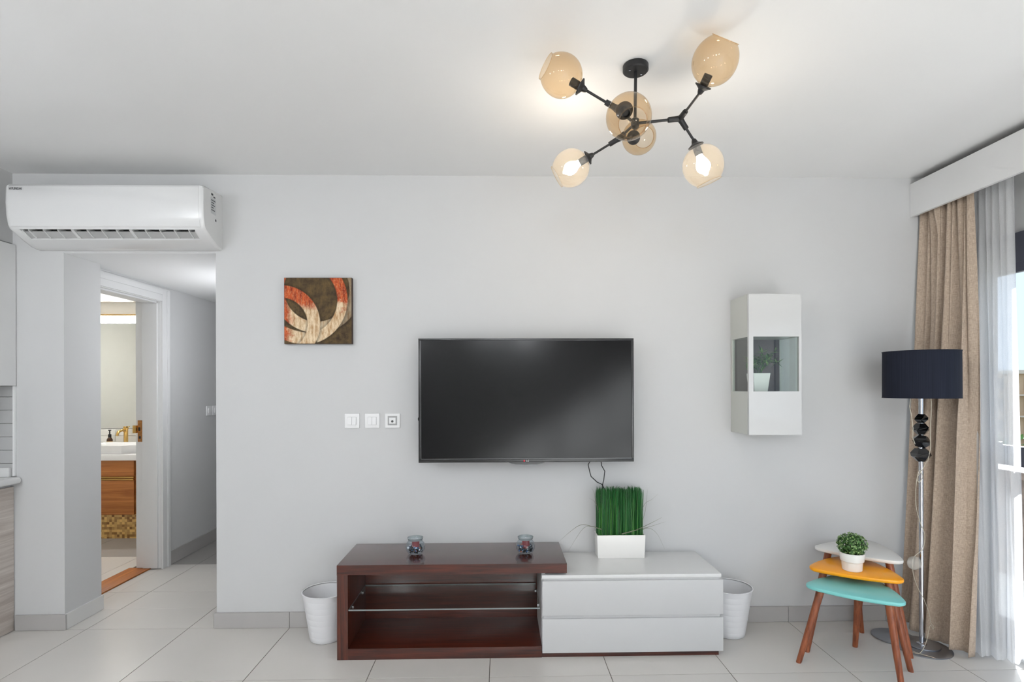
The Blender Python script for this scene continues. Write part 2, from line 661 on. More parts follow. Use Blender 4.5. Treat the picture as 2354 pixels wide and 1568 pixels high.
def tiles(x0, x1, y0, y1, mat, gx=-0.0586, gy=0.0, s=0.6, g=0.0017):
    i0, i1 = math.floor((x0 - gx) / s), math.ceil((x1 - gx) / s)
    j0, j1 = math.floor((y0 - gy) / s), math.ceil((y1 - gy) / s)
    full = None
    for i in range(i0, i1):
        for j in range(j0, j1):
            ax, bx = max(x0, gx + i * s + g), min(x1, gx + (i + 1) * s - g)
            ay, by = max(y0, gy + j * s + g), min(y1, gy + (j + 1) * s - g)
            if bx - ax < 0.03 or by - ay < 0.03:
                continue
            cx, cy = (ax + bx) / 2, (ay + by) / 2
            m_ = mat(cx, cy) if callable(mat) else mat
            o = bpy.data.objects.new('floor_tile', B(ax - cx, bx - cx, ay - cy, by - cy, -0.0024, 0.0).mesh('floor_tile', m_, bevel=0.0008, seg=1, smooth=False))
            C.objects.link(o)
            o.parent = fl
            o.location = (cx, cy, 0)


tiles(XL, XR, YR, 0.0, 'floor_tile')
tiles(XP, XE, 0.0, 0.3, 'floor_tile')
tiles(-2.764, XH, 0.36, 1.10, 'floor_tile')
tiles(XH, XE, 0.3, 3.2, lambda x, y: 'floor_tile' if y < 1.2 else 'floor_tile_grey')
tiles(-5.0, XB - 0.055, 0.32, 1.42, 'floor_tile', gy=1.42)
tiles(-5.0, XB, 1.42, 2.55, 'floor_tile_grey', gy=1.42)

struct(B(XL - 0.2, XR + 0.35, YR - 0.2, 0.0, ZC, ZC + 0.15).build('ceiling', 'ceiling_paint'), 'white flat ceiling')
wb = MB()
wb.box(XE, XR + 0.14, 0.0, 0.2, 0.0, ZC + 0.15)
wb.box(XL - 0.2, XP, 0.0, 0.30, 0.0, ZC + 0.15)
wb.box(XP, XE, 0.0, 0.2, ZH, ZC + 0.15)
wb = struct(wb.build('wall_back', 'wall_paint', smooth=False), 'plain light grey wall behind the TV with hall opening')
struct(B(XL - 0.2, XL, YR, 0.0, 0.0, ZC).build('wall_left', 'wall_paint'))
struct(B(XL - 0.2, XR + 0.3, YR - 0.2, YR, 0.0, ZC).build('wall_rear', 'wall_paint'))
struct(B(XL, -2.88, YR, 0.0, 2.285, ZC).build('trim_1', 'wall_paint'), 'boxed soffit above the kitchen wall cabinets')
# window wall with its opening
WY0, WY1, WZ1 = -5.9, -0.10, 2.26
wr = MB()
wr.box(XR, XR + 0.14, WY1, 0.0, 0, ZC)
wr.box(XR, XR + 0.14, YR, WY0, 0, ZC)
wr.box(XR, XR + 0.14, WY0, WY1, WZ1, ZC)
struct(wr.build('wall_right', 'wall_paint', smooth=False))
# hall and bathroom shell
hl = MB()
hl.box(XB, XH, 0.30, 0.36, 0, 2.5)
hl.box(XB, XH, 1.10, 3.3, 0, 2.5)
hl.box(XB, XH, 0.36, 1.10, 2.125, 2.5)
struct(hl.build('wall_hall_left', 'wall_paint', smooth=False), 'grey hall wall beyond the bathroom door')
struct(B(XE, XE + 0.15, 0.2, 3.3, 0, 2.5).build('wall_hall_right', 'wall_paint'))
struct(B(XH, XE, 3.2, 3.3, 0, 2.5).build('wall_hall_end', 'wall_paint'))
struct(MB().box(XH, XE, 0.3005, 3.2, ZH - 0.003, ZH + 0.2).box(XP + 0.0005, XE - 0.0005, 0.002, 0.3005, ZH - 0.003, ZH - 0.0005).build('ceiling_hall', 'ceiling_paint'), 'low flat ceiling of the hall')
bw = MB()
bw.box(-5.2, XB, 2.55, 2.7, 0, 2.5)
bw.box(-5.2, -5.0, 0.3, 2.55, 0, 2.5)
bw.box(-5.2, XL - 0.2, 0.15, 0.3, 0, 2.5)
struct(bw.build('wall_bathroom', 'bath_wall', smooth=False), 'cream bathroom wall')
struct(B(-5.2, XB, 0.3, 2.7, 2.32, 2.45).build('ceiling_bathroom', 'bath_wall'))

# skirting: tile strips with joints
sk = struct(B(XE + 0.001, XR, -0.004, 0.0, 0, 0.088).build('baseboard_back', 'grout'), 'grey tile skirting along the TV wall')
x = XE - 0.012
for xj in [-1.259 + 0.6 * k for k in range(8)]:
    x1 = min(xj, XR)
    if x1 - x > 0.02:
        B(x + 0.0012, x1 - 0.0012, -0.014, -0.001, 0.001, 0.092).build('skirting_tile', 'skirting_tile', sk, bevel=0.001, seg=1, smooth=False)
    x = x1
sk = struct(B(XK, XP, -0.004, 0.0, 0, 0.088).build('baseboard_pillar', 'grout'), 'grey tile skirting around the pillar by the hall')
B(XK, XP + 0.014, -0.014, -0.001, 0.001, 0.092).build('skirting_tile', 'skirting_tile', sk, bevel=0.001, seg=1, smooth=False)
B(XP - 0.001, XP + 0.014, -0.0005, 0.302, 0.001, 0.092).build('skirting_tile', 'skirting_white', sk, bevel=0.001, seg=1, smooth=False)
sk = struct(B(XH, XH + 0.004, 1.2, 3.2, 0, 0.105).build('baseboard_hall', 'grout'), 'grey tile skirting along the hall wall')
for y0, y1 in ((1.19, 1.8), (1.8, 2.4), (2.4, 3.0)):
    B(XH + 0.001, XH + 0.014, y0 + 0.001, y1 - 0.001, 0.001, 0.11).build('skirting_tile', 'skirting_tile', sk, bevel=0.001, seg=1, smooth=False)

# bathroom doorway: lining, stop, casing, strike plate, threshold
dr = bpy.data.objects.new('door_1', None)
C.objects.link(dr)
dr.location = (XH, 0.73, 0)
WO[dr.name] = (XH, 0.73, 0)
struct(dr, 'white painted bathroom door frame seen from the hall')
B(-2.872, XH + 0.002, 1.085, 1.10, 0.012, 2.110).build('lining', 'door_paint', dr, bevel=0.002)
B(-2.872, XH + 0.002, 0.36, 0.375, 0.012, 2.110).build('lining', 'door_paint', dr, bevel=0.002)
B(-2.872, XH + 0.002, 0.36, 1.10, 2.110, 2.125).build('lining', 'door_paint', dr, bevel=0.002)
for y0, y1 in ((1.072, 1.085), (0.375, 0.388)):
    B(-2.815, -2.70, y0, y1, 0.012, 2.098).build('door_stop', 'door_paint', dr, bevel=0.003)
B(-2.815, -2.70, 0.388, 1.072, 2.098, 2.110).build('door_stop', 'door_paint', dr, bevel=0.003)
for y0, y1 in ((1.088, 1.188), (0.305, 0.372)):
    cs = B(XH, XH + 0.016, y0, y1, 0.0, 2.215).build('casing', 'door_paint', dr, bevel=0.003)
    B(XH + 0.016, XH + 0.024, y0 + (0.055 if y0 > 1 else 0.004), y1 - (0.01 if y0 > 1 else 0.045), 0.0, 2.205).build('moulding', 'door_paint', cs, bevel=0.003)
cs = B(XH, XH + 0.016, 0.372, 1.088, 2.115, 2.215).build('casing', 'door_paint', dr, bevel=0.003)
B(XH + 0.016, XH + 0.024, 0.372, 1.088, 2.165, 2.205).build('moulding', 'door_paint', cs, bevel=0.003)
sp_ = B(-2.856, -2.822, 1.081, 1.0852, 1.005, 1.175).build('strike_plate', 'old_brass', dr, bevel=0.001)
B(-2.850, -2.836, 1.079, 1.082, 1.09, 1.12).build('latch_hole', 'black_metal', sp_)
B(-2.846, -2.832, 1.079, 1.082, 1.03, 1.05).build('latch_hole', 'black_metal', sp_)
B(-2.882, -2.856, 1.060, 1.0852, 1.075, 1.135).build('keeper', 'brass', sp_, bevel=0.003)
B(-2.935, -2.765, 0.362, 1.098, -0.002, 0.010).build('threshold', 'threshold_oak', dr, bevel=0.003)

# ------------------------------------------------------------------ balcony door (window_1)
wn = bpy.data.objects.new('window_1', None)
C.objects.link(wn)
wn.location = (XR, (WY0 + WY1) / 2, 0)
WO[wn.name] = tuple(wn.location)
struct(wn, 'dark framed sliding balcony window at the right')
FX0, FX1 = XR - 0.02, XR + 0.08
B(FX0, FX1, WY0, WY1, 2.10, WZ1).build('frame', 'frame_dark', wn, bevel=0.004)
B(FX0, FX1, WY1 - 0.06, WY1, 0.0, 2.10).build('frame', 'frame_dark', wn, bevel=0.004)
B(FX0, FX1, WY0, WY0 + 0.06, 0.0, 2.10).build('frame', 'frame_dark', wn, bevel=0.004)
B(FX0, FX1, WY0 + 0.06, WY1 - 0.06, 0.0, 0.055).build('frame', 'frame_dark', wn, bevel=0.003)
B(FX0 - 0.085, FX0 - 0.002, WY0 + 0.06, WY1 - 0.06, 0.001, 0.022).build('floor_track', 'frame_dark', wn, bevel=0.003)
B(FX0 - 0.06, FX0 - 0.045, WY0 + 0.06, WY1 - 0.06, 0.022, 0.034).build('track_rail', 'track_silver', wn, bevel=0.002)
nP = 5
for k in range(nP):
    ya = WY1 - 0.06 - (WY1 - WY0 - 0.12) * k / nP
    yb = WY1 - 0.06 - (WY1 - WY0 - 0.12) * (k + 1) / nP
    xo = XR + (0.045 if k % 2 else 0.005)
    sash = MB()
    sash.box(xo, xo + 0.03, yb, yb + 0.055, 0.055, 2.10)
    sash.box(xo, xo + 0.03, ya - 0.055, ya, 0.055, 2.10)
    sash.box(xo, xo + 0.03, yb + 0.055, ya - 0.055, 2.05, 2.10)
    sash.box(xo, xo + 0.03, yb + 0.055, ya - 0.055, 0.055, 0.12)
    sash.box(xo, xo + 0.03, yb + 0.055, ya - 0.055, 0.985, 1.095)
    so = sash.build('sash', 'frame_dark', wn, smooth=False)
    for z0, z1 in ((0.12, 0.985), (1.095, 2.05)):
        B(xo + 0.012, xo + 0.018, yb + 0.055, ya - 0.055, z0, z1).build('pane', 'window_glass', so, smooth=False)

# valance board in front of the curtain track
va = thing('curtain_valance', (2.516, -2.1, 2.46), 'white curtain valance board below the ceiling above the balcony window', 'valance')
B(2.506, 2.526, -4.2, -0.001, 2.458, 2.660).build('front_board', 'paint_white', va, bevel=0.002)
B(2.526, XR - 0.001, -4.2, -0.001, 2.645, 2.660).build('top_board', 'white_lacquer', va, bevel=0.001)
for xr_ in (2.575, 2.64):
    B(xr_ - 0.008, xr_ + 0.008, -4.15, -0.01, 2.625, 2.645).build('curtain_rail', 'white_plastic', va)


# ------------------------------------------------------------------ curtains
def lerp(a, b, t):
    return a + (b - a) * t


def curtain_linen(u, v):
    """v = 0 at the rail, 1 at the floor"""
    s = v ** 1.5
    if v < 0.5:
        bulge = 0.0
    x0 = lerp(2.575, 2.40, s)
    y0 = lerp(-0.025, -0.045, s)
    x1 = lerp(2.600, 2.440, v ** 2.2)
    y1 = lerp(-0.345, -0.500, v ** 2.2)
    px, py = lerp(x0, x1, u), lerp(y0, y1, u)
    k = min(1.0, v / 0.35)
    w = u + 0.035 * math.sin(2 * PI * u * 2 + 1.0) * k
    top = 0.5 * math.sin(2 * PI * 9.5 * w + 0.6) + 0.25 * math.sin(2 * PI * 5 * w + 2)
    s0 = math.sin(2 * PI * (3.6 * w) + 1.9 * v + 0.3)
    low = 0.72 * math.copysign(abs(s0) ** 0.7, s0) + 0.26 * math.sin(2 * PI * 7.3 * w + 2.2 * v + 0.8)
    fold = lerp(top, low, min(1, v / 0.55))
    amp = lerp(0.024, 0.046, min(1, v / 0.5))
    # gathered knot near the rail
    g = math.exp(-((u - 0.30) / 0.07) ** 2 - ((v - 0.055) / 0.035) ** 2)
    px += -amp * fold - 0.03 * g
    py += 0.010 * math.cos(2 * PI * 4.2 * w + 1.9 * v)
    z = lerp(2.61, 0.012, v) + (0.010 * math.sin(9 * u) if v > 0.98 else 0)
    return (px, min(py, -0.012), max(0.006, z))


def cloth(o, th):
    md = o.modifiers.new('thickness', 'SOLIDIFY')
    md.thickness = th
    md.offset = 0


cu = MB().grid(curtain_linen, 150, 70).build('linen_curtain', 'curtain_linen', loc=(2.52, -0.25, 0.0), angle=180)
cloth(cu, 0.002)
tag(cu, 'taupe linen curtain gathered in the corner behind the floor lamp', 'curtain')


def curtain_sheer(u, v):
    s = v ** 1.2
    x0, y0 = lerp(2.670, 2.505, s), lerp(-0.24, -0.455, s)
    x1, y1 = lerp(2.650, 2.655, v), lerp(-0.525, -0.580, v)
    px, py = lerp(x0, x1, u), lerp(y0, y1, u)
    nx, ny = -(y1 - y0), (x1 - x0)
    q = math.hypot(nx, ny)
    nx, ny = nx / q, ny / q
    top = 0.6 * math.sin(2 * PI * 6.5 * u) + 0.4 * math.sin(2 * PI * 3.3 * u + 1)
    low = 0.7 * math.sin(2 * PI * 3.1 * u + 1.6 * v) + 0.35 * math.sin(2 * PI * 6.7 * u - 2.0 * v + 1)
    fo = lerp(top, low, min(1, v / 0.6)) * lerp(0.014, 0.030, v)
    z = lerp(2.615, 0.012, v)
    return (min(px + nx * fo, XR - 0.1), py + ny * fo, z)


cu = MB().grid(curtain_sheer, 110, 60).build('sheer_curtain', 'sheer_voile', loc=(2.6, -0.5, 0.0), angle=180)
tag(cu, 'white sheer voile curtain hanging beside the balcony window', 'curtain')

# ------------------------------------------------------------------ outside
struct(B(XR + 0.14, 4.15, -6.0, 6.0, -0.2, -0.03).build('balcony_floor', 'balcony_slab'))
struct(B(XR + 0.14, 3.35, -6.0, 6.0, -0.03, 0.02).build('trim_2', 'balcony_slab'), 'pale step outside the balcony window')
pw = thing('balcony_parapet', (4.02, 0, -0.03), 'dark rough stone parapet at the edge of the balcony', 'parapet')
B(3.90, 4.15, -6.0, 6.0, -0.03, 0.72).build('stone_wall', 'stone_dark', pw, bevel=0.01)
B(3.88, 4.17, -6.0, 6.0, 0.72, 0.78).build('coping', 'stone_dark', pw, bevel=0.006)
struct(B(6, 400, -200, 300, -12.2, -12.0).build('ground', 'ground_far'))


def leaf_cloud(mb, c, rad, n, size, squash=1.0, shell=0.55):
    for _ in range(n):
        d = Vector((random.gauss(0, 1), random.gauss(0, 1), random.gauss(0, 1))).normalized()
        r = random.uniform(shell, 1.0)
        p = Vector(c) + Vector((d.x * rad, d.y * rad, d.z * rad * squash)) * r
        nrm = (d + Vector((random.gauss(0, .5), random.gauss(0, .5), random.gauss(0, .5)))).normalized()
        t = nrm.cross(Vector((random.gauss(0, 1), random.gauss(0, 1), random.gauss(0, 1)))).normalized()
        b_ = nrm.cross(t)
        s = size * random.uniform(0.7, 1.3)
        mb.add([p - t * s, p + b_ * s * 0.6 + nrm * s * 0.15, p + t * s, p - b_ * s * 0.6 + nrm * s * 0.15], [(0, 1, 2, 3)])


for bx_, by_, br, lab in ((4.70, 1.55, 0.42, 'low green shrub just beyond the balcony parapet, nearest the window edge'),
                          (5.10, 2.7, 0.5, 'green shrub farther along beyond the balcony parapet')):
    t = thing('shrub', (bx_, by_, -0.2), lab, 'shrub', 'shrubs beyond the balcony')
    m_ = MB()
    leaf_cloud(m_, (bx_, by_, 0.62), br, 900, 0.035, 0.9, 0.2)
    m_.build('foliage', 'leaf_green', t, smooth=False)['kind'] = 'stuff'
    MB().rod((bx_, by_, -0.2), (bx_, by_, 0.5), 0.03, 0.015).build('stem', 'bark', t)
    pz = MB().lathe([(0.16, 0), (0.2, 0.35), (0.21, 0.36)], (bx_, by_, -0.2), (0, 0, 1), 20).build('pot', 'facade_beige', t)
struct(B(4.15, 5.9, -6, 6, -0.5, -0.2).build('trim_3', 'balcony_slab'), 'ledge beyond the balcony parapet')

# apartment block opposite
bd = thing('apartment_block', (78, 82, -12), 'beige apartment block with balconies seen far off through the window', 'building')
B(70, 84, 70, 104, -12, 3.0).build('wall', 'facade_beige', bd)
B(69.6, 84.4, 69.6, 104.4, 3.0, 3.5).build('roof_edge', 'facade_pale', bd)
for k in range(5):
    z = -11.5 + 2.9 * k
    for j in range(7):
        y = 72 + j * 4.5
        w_ = B(69.9, 70.02, y, y + 1.6, z + 0.6, z + 2.3).build('window', 'window_far', bd)
        B(68.6, 70.0, y - 0.8, y + 2.4, z - 0.1, z + 0.1).build('balcony', 'facade_pale', bd)
        B(68.6, 68.7, y - 0.8, y + 2.4, z + 0.1, z + 0.85).build('balustrade', 'facade_pale', bd)
    for j in range(3):
        xx = 71 + j * 4.4
        B(xx, xx + 1.6, 69.9, 70.02, z + 0.6, z + 2.3).build('window', 'window_far', bd)
        B(xx - 0.7, xx + 2.3, 68.6, 70.0, z - 0.1, z + 0.1).build('balcony', 'facade_pale', bd)
        B(xx - 0.7, xx + 2.3, 68.6, 68.7, z + 0.1, z + 0.85).build('balustrade', 'facade_pale', bd)

# ------------------------------------------------------------------ air conditioner
AX0, AX1 = -2.734, -1.652
ac = thing('air_conditioner', ((AX0 + AX1) / 2, -0.1, 2.24), 'white wall mounted air conditioner above the hall opening', 'air conditioner')
# body outline in y, z (front at y = -0.215), with an outlet slot cut into the slanted underside
prof = [(0.0, 2.578), (-0.02, 2.580), (-0.19, 2.566), (-0.212, 2.558), (-0.219, 2.545), (-0.221, 2.46), (-0.216, 2.385), (-0.205, 2.335), (-0.194, 2.316)]
low = [(-0.120, 2.278), (-0.055, 2.250), (-0.01, 2.243), (0.0, 2.243)]
slotdeep = [(-0.187, 2.333), (-0.160, 2.352), (-0.120, 2.330)]
full = prof + low
ins = 0.058
m_ = MB()


def chamf(p, d):
    """pull an outline in a little towards its middle"""
    cy, cz = -0.10, 2.42
    return [(y if y > -0.001 else y + (cy - y) * d, z + (cz - z) * d) for y, z in p]


outline = prof + low
m_.loft([[(AX0, y, z) for y, z in chamf(outline, 0.07)], [(AX0 + 0.008, y, z) for y, z in chamf(outline, 0.015)], [(AX0 + 0.02, y, z) for y, z in outline],
         [(AX0 + ins, y, z) for y, z in outline]], cap1=True)
m_.loft([[(AX1 - ins, y, z) for y, z in outline], [(AX1 - 0.02, y, z) for y, z in outline], [(AX1 - 0.008, y, z) for y, z in chamf(outline, 0.015)],
         [(AX1, y, z) for y, z in chamf(outline, 0.07)]])
m_.extrude_x(prof + [(-0.187, 2.345), (-0.110, 2.345), (-0.120, 2.278)] + low[1:], AX0 + ins, AX1 - ins)
ab = m_.build('housing', 'ac_plastic', ac, angle=35)
# outlet: dark throat, posts, vanes, blade
B(AX0 + ins + 0.002, AX1 - ins - 0.002, -0.185, -0.112, 2.330, 2.3445).build('throat', 'ac_dark', ac)
L_ = AX1 - AX0 - 2 * ins
slot = lambda y: 2.316 + (y + 0.194) * (2.278 - 2.316) / (0.074)
for k in range(12):
    xx = AX0 + ins + L_ * (k + 0.5) / 12
    post = k in (3, 7)
    w_ = 0.008 if post else 0.0025
    MB().extrude_x([(-0.182, slot(-0.182) + 0.004), (-0.126, slot(-0.126) + 0.0005), (-0.124, 2.338), (-0.180, 2.340)], xx - w_, xx + w_).build('post' if post else 'vane', 'ac_plastic', ac)
MB().extrude_x([(-0.166, slot(-0.166) + 0.010), (-0.124, slot(-0.124) + 0.006), (-0.121, slot(-0.121) + 0.010), (-0.160, slot(-0.160) + 0.017)], AX0 + ins + 0.01, AX1 - ins - 0.01).build('louver', 'ac_louver', ac)
for xx in (AX0 + ins + 0.004, AX1 - ins - 0.004):
    MB().extrude_x([(-0.178, slot(-0.178) + 0.003), (-0.122, slot(-0.122) + 0.001), (-0.122, 2.338), (-0.172, 2.338)], xx - 0.004, xx + 0.004).build('vane', 'ac_plastic', ac)
fp_ = [(-0.19, 2.5665), (-0.2125, 2.5585), (-0.2205, 2.5455), (-0.2230, 2.46), (-0.2180, 2.385), (-0.2072, 2.335), (-0.2030, 2.327)]
MB().extrude_x(fp_ + [(y + 0.004, z) for y, z in reversed(fp_)], AX0 + 0.022, AX1 - 0.022).build('front_panel', 'ac_plastic', ac, bevel=0.0006, seg=1)
rotf = Matrix(((1, 0, 0), (0, 0, -1), (0, 1, 0))).to_4x4()     # text facing -y
text('lettering', 'HYUNDAI', 0.020, Matrix.Translation((-2.672, -0.2226, 2.532)) @ rotf @ Matrix.Diagonal((0.78, 1, 1, 1)), 'ink', ac)
rotx = Matrix(((0, 0, 1), (1, 0, 0), (0, 1, 0))).to_4x4()      # text facing +x
st = B(AX1 - 0.0005, AX1 + 0.0006, -0.135, -0.075, 2.430, 2.520).build('label_sticker', 'sticker', ac)
for k in range(5):
    B(AX1 + 0.0006, AX1 + 0.001, -0.128, -0.128 + (0.045, 0.03, 0.04, 0.025, 0.038)[k], 2.505 - 0.014 * k, 2.510 - 0.014 * k).build('print_line', 'ink', st)
B(AX1 - 0.0005, AX1 + 0.0008, -0.128, -0.108, 2.535, 2.547).build('label_sticker', 'ink', ac)
B(AX1 - 0.0005, AX1 + 0.0008, -0.104, -0.084, 2.526, 2.534).build('label_sticker', 'ink', ac)
B(AX1 - 0.0005, AX1 + 0.0008, -0.085, -0.073, 2.395, 2.408).build('label_sticker', 'ink', ac)

# ------------------------------------------------------------------ kitchen end at the left edge
for k in range(3):
    y1, y0 = -0.004 - 0.6 * k, -0.6 - 0.6 * k
    where = ('next to the pillar', 'second from the pillar', 'third from the pillar')[k]
    t = thing('base_cabinet', (-3.19, (y0 + y1) / 2, 0), 'grey wood grain kitchen base cabinet ' + where, 'cabinet', 'kitchen base cabinets')
    B(XL + 0.001, -2.893, y0 + 0.001, y1, 0.0, 0.868).build('body', 'white_lacquer', t)
    dd = B(-2.893, -2.873, y0 + 0.003, y1 - 0.001, 0.004, 0.850).build('door', 'kitchen_grey', t, bevel=0.0015)
    B(-2.8725, -2.862, y0 + 0.03, y0 + 0.045, 0.55, 0.75).build('handle', 'chrome', dd, bevel=0.003)
    t = thing('wall_cabinet', (-3.19, (y0 + y1) / 2, 1.44), 'plain white kitchen wall cabinet ' + where, 'cabinet', 'kitchen wall cabinets')
    B(XL + 0.001, -2.878, y0 + 0.001, y1, 1.445, 2.275).build('body', 'white_lacquer', t)
    B(-2.878, -2.858, y0 + 0.003, y1 - 0.001, 1.445, 2.275).build('door', 'paint_white', t, bevel=0.0015)
wt = thing('worktop', (-3.16, -0.9, 0.87), 'white kitchen worktop with rounded edge at the left', 'worktop')
pr_ = [(-2.842 + 0.02 * math.cos(a), 0.889 + 0.02 * math.sin(a)) for a in [PI / 2 - PI * i / 10 for i in range(11)]]
pf = [(XL + 0.001, 0.909)] + pr_ + [(XL + 0.001, 0.869)]
MB().loft([[(x, -1.8, z) for x, z in pf], [(x, -0.016, z) for x, z in pf]]).build('slab', 'white_gloss', wt)
B(-3.49, -2.88, -0.030, -0.015, 0.910, 0.965).build('upstand', 'white_gloss', wt, bevel=0.002)
z = 0.909
for r in range(7):
    zt = z + 0.0785
    xs = [XL, -3.34 + (0.1 if r % 2 else 0), -3.10 + (0.1 if r % 2 else 0), XK - 0.010]
    for a, b in zip(xs[:-1], xs[1:]):
        B(a + 0.001, b - 0.001, -0.012, 0.0, z + 0.001, min(zt, 1.444) - 0.001).build('wall_tile', 'splash_tile', wb, bevel=0.0015, seg=1, smooth=False)
    z = zt
    if z > 1.43:
        break
struct(B(XK - 0.009, XK + 0.003, -0.016, 0.0, 0.912, 1.444).build('trim_4', 'white_plastic', bevel=0.002), 'white edge strip beside the kitchen wall tiles')

# ------------------------------------------------------------------ bathroom furniture
vn = thing('vanity_unit', (-3.9, 2.25, 0), 'honey oak bathroom vanity unit with two drawers on a mosaic plinth', 'vanity')
B(-4.75, -2.93, 2.012, 2.52, 0.226, 0.743).build('body', 'oak_vanity', vn)
B(-4.75, -2.93, 2.0, 2.52, 0.0, 0.226).build('mosaic_plinth', 'gold_mosaic', vn)
for x0, x1 in ((-4.2, -3.484), (-4.75, -4.22)):
    B(x0, x1, 1.992, 2.012, 0.590, 0.741).build('drawer', 'oak_vanity', vn, bevel=0.002)
    d_ = B(x0, x1, 1.992, 2.012, 0.226, 0.553).build('drawer', 'oak_vanity', vn, bevel=0.002)
    B(x0, x1, 1.984, 2.010, 0.556, 0.568).build('handle_strip', 'brass', d_, bevel=0.001)
    B(x0, x1, 1.988, 2.010, 0.574, 0.586).build('handle_strip', 'brass', d_, bevel=0.001)
B(-3.462, -2.93, 1.996, 2.012, 0.226, 0.741).build('side_panel', 'oak_vanity', vn, bevel=0.002)
B(-4.77, -2.92, 1.97, 2.535, 0.743, 0.797).build('counter_top', 'basin_white', vn, bevel=0.006)
bs = thing('wash_basin', (-3.75, 2.2, 0.797), 'white angular wash basin on the bathroom counter', 'basin')
rim = [(-4.05, 2.02), (-3.62, 2.02), (-3.42, 2.16), (-3.42, 2.40), (-4.05, 2.40)]
inn = [(-4.02, 2.05), (-3.63, 2.05), (-3.45, 2.175), (-3.45, 2.37), (-4.02, 2.37)]
m_ = MB()
sc_ = lambda P, s, z: [(-3.75 + (x + 3.75) * s, 2.2 + (y - 2.2) * s, z) for x, y in P]
m_.loft([sc_(rim, 0.86, 0.797), sc_(rim, 1.0, 0.878), sc_(inn, 1.0, 0.878), sc_(inn, 0.82, 0.815)])
m_.build('bowl', 'basin_white', bs, bevel=0.004)
MB().lathe([(0.022, 0), (0.022, 0.004), (0.012, 0.005)], (-3.75, 2.2, 0.815), (0, 0, 1), 20).build('drain', 'chrome', bs)
fc = thing('basin_mixer', (-3.87, 2.46, 0.797), 'polished brass mixer tap behind the wash basin', 'tap')
m_ = MB().lathe([(0.026, 0), (0.026, 0.02), (0.02, 0.03), (0.02, 0.2), (0.024, 0.21), (0.024, 0.225)], (-3.87, 2.46, 0.797), (0, 0, 1), 20)
m_.build('column', 'brass', fc)
MB().tube([(-3.87, 2.46, 0.98), (-3.865, 2.40, 1.0), (-3.86, 2.33, 0.985), (-3.858, 2.31, 0.95)], 0.013, 12).build('spout', 'brass', fc)
B(-3.885, -3.855, 2.44, 2.50, 1.022, 1.034).build('lever', 'brass', fc, bevel=0.003)
bt = thing('pump_bottle', (-4.035, 2.46, 0.797), 'small amber glass bottle with black pump by the basin', 'bottle')
MB().lathe([(0.026, 0), (0.027, 0.004), (0.027, 0.10), (0.013, 0.125)], (-4.035, 2.46, 0.797), (0, 0, 1), 20).build('bottle_body', 'amber_bottle', bt)
MB().lathe([(0.0275, 0.02), (0.0275, 0.085)], (-4.035, 2.46, 0.797), (0, 0, 1), 20, False, False).build('paper_label', 'bottle_label', bt)
MB().lathe([(0.015, 0.125), (0.015, 0.155), (0.006, 0.157), (0.006, 0.19), (0.014, 0.191), (0.014, 0.202)], (-4.035, 2.46, 0.797), (0, 0, 1), 16).build('pump', 'black_metal', bt)
# splashback courses and mirror with its lamp
spl = thing('splashback', (-3.9, 2.54, 0.797), 'glossy white tiled strip between counter and bathroom mirror', 'splashback')
for k in range(3):
    for j in range(5):
        B(-4.75 + 0.36 * j + 0.001, -4.39 + 0.36 * j - 0.001, 2.537, 2.549, 0.798 + 0.067 * k, 0.862 + 0.067 * k).build('tile', 'bath_tile', spl, bevel=0.002, seg=1)
mi = thing('bathroom_mirror', (-3.9, 2.54, 1.0), 'tall frameless mirror above the bathroom basin', 'mirror')
B(-4.7, -2.95, 2.543, 2.548, 1.006, 2.105).build('glass', 'mirror_silver', mi)
B(-4.7, -2.95, 2.5485, 2.55, 1.002, 2.109).build('backing', 'frame_dark', mi)
ml = thing('mirror_lamp', (-3.9, 2.5, 2.12), 'long glowing strip lamp above the bathroom mirror', 'lamp')
B(-4.7, -2.95, 2.50, 2.55, 2.183, 2.196).build('housing', 'brass', ml, bevel=0.001)
B(-4.7, -2.95, 2.505, 2.545, 2.142, 2.183).build('diffuser', 'bath_lamp', ml, bevel=0.002)
B(-4.7, -2.95, 2.515, 2.545, 2.112, 2.134).build('diffuser', 'bath_lamp', ml, bevel=0.002)
bl = thing('bathroom_fill_lamp', (-4.0, 1.2, 2.32), 'added round opal fill lamp on the bathroom ceiling, out of view', 'lamp')  # out of view, added to brighten the bathroom
MB().lathe([(0.16, 0), (0.16, 0.02)], (-4.0, 1.2, 2.32), (0, 0, -1), 32).build('base', 'white_plastic', bl)
MB().lathe([(0.15, 0.02), (0.145, 0.05), (0.11, 0.075), (0.05, 0.088)], (-4.0, 1.2, 2.32), (0, 0, -1), 32).build('diffuser', 'bath_lamp', bl)


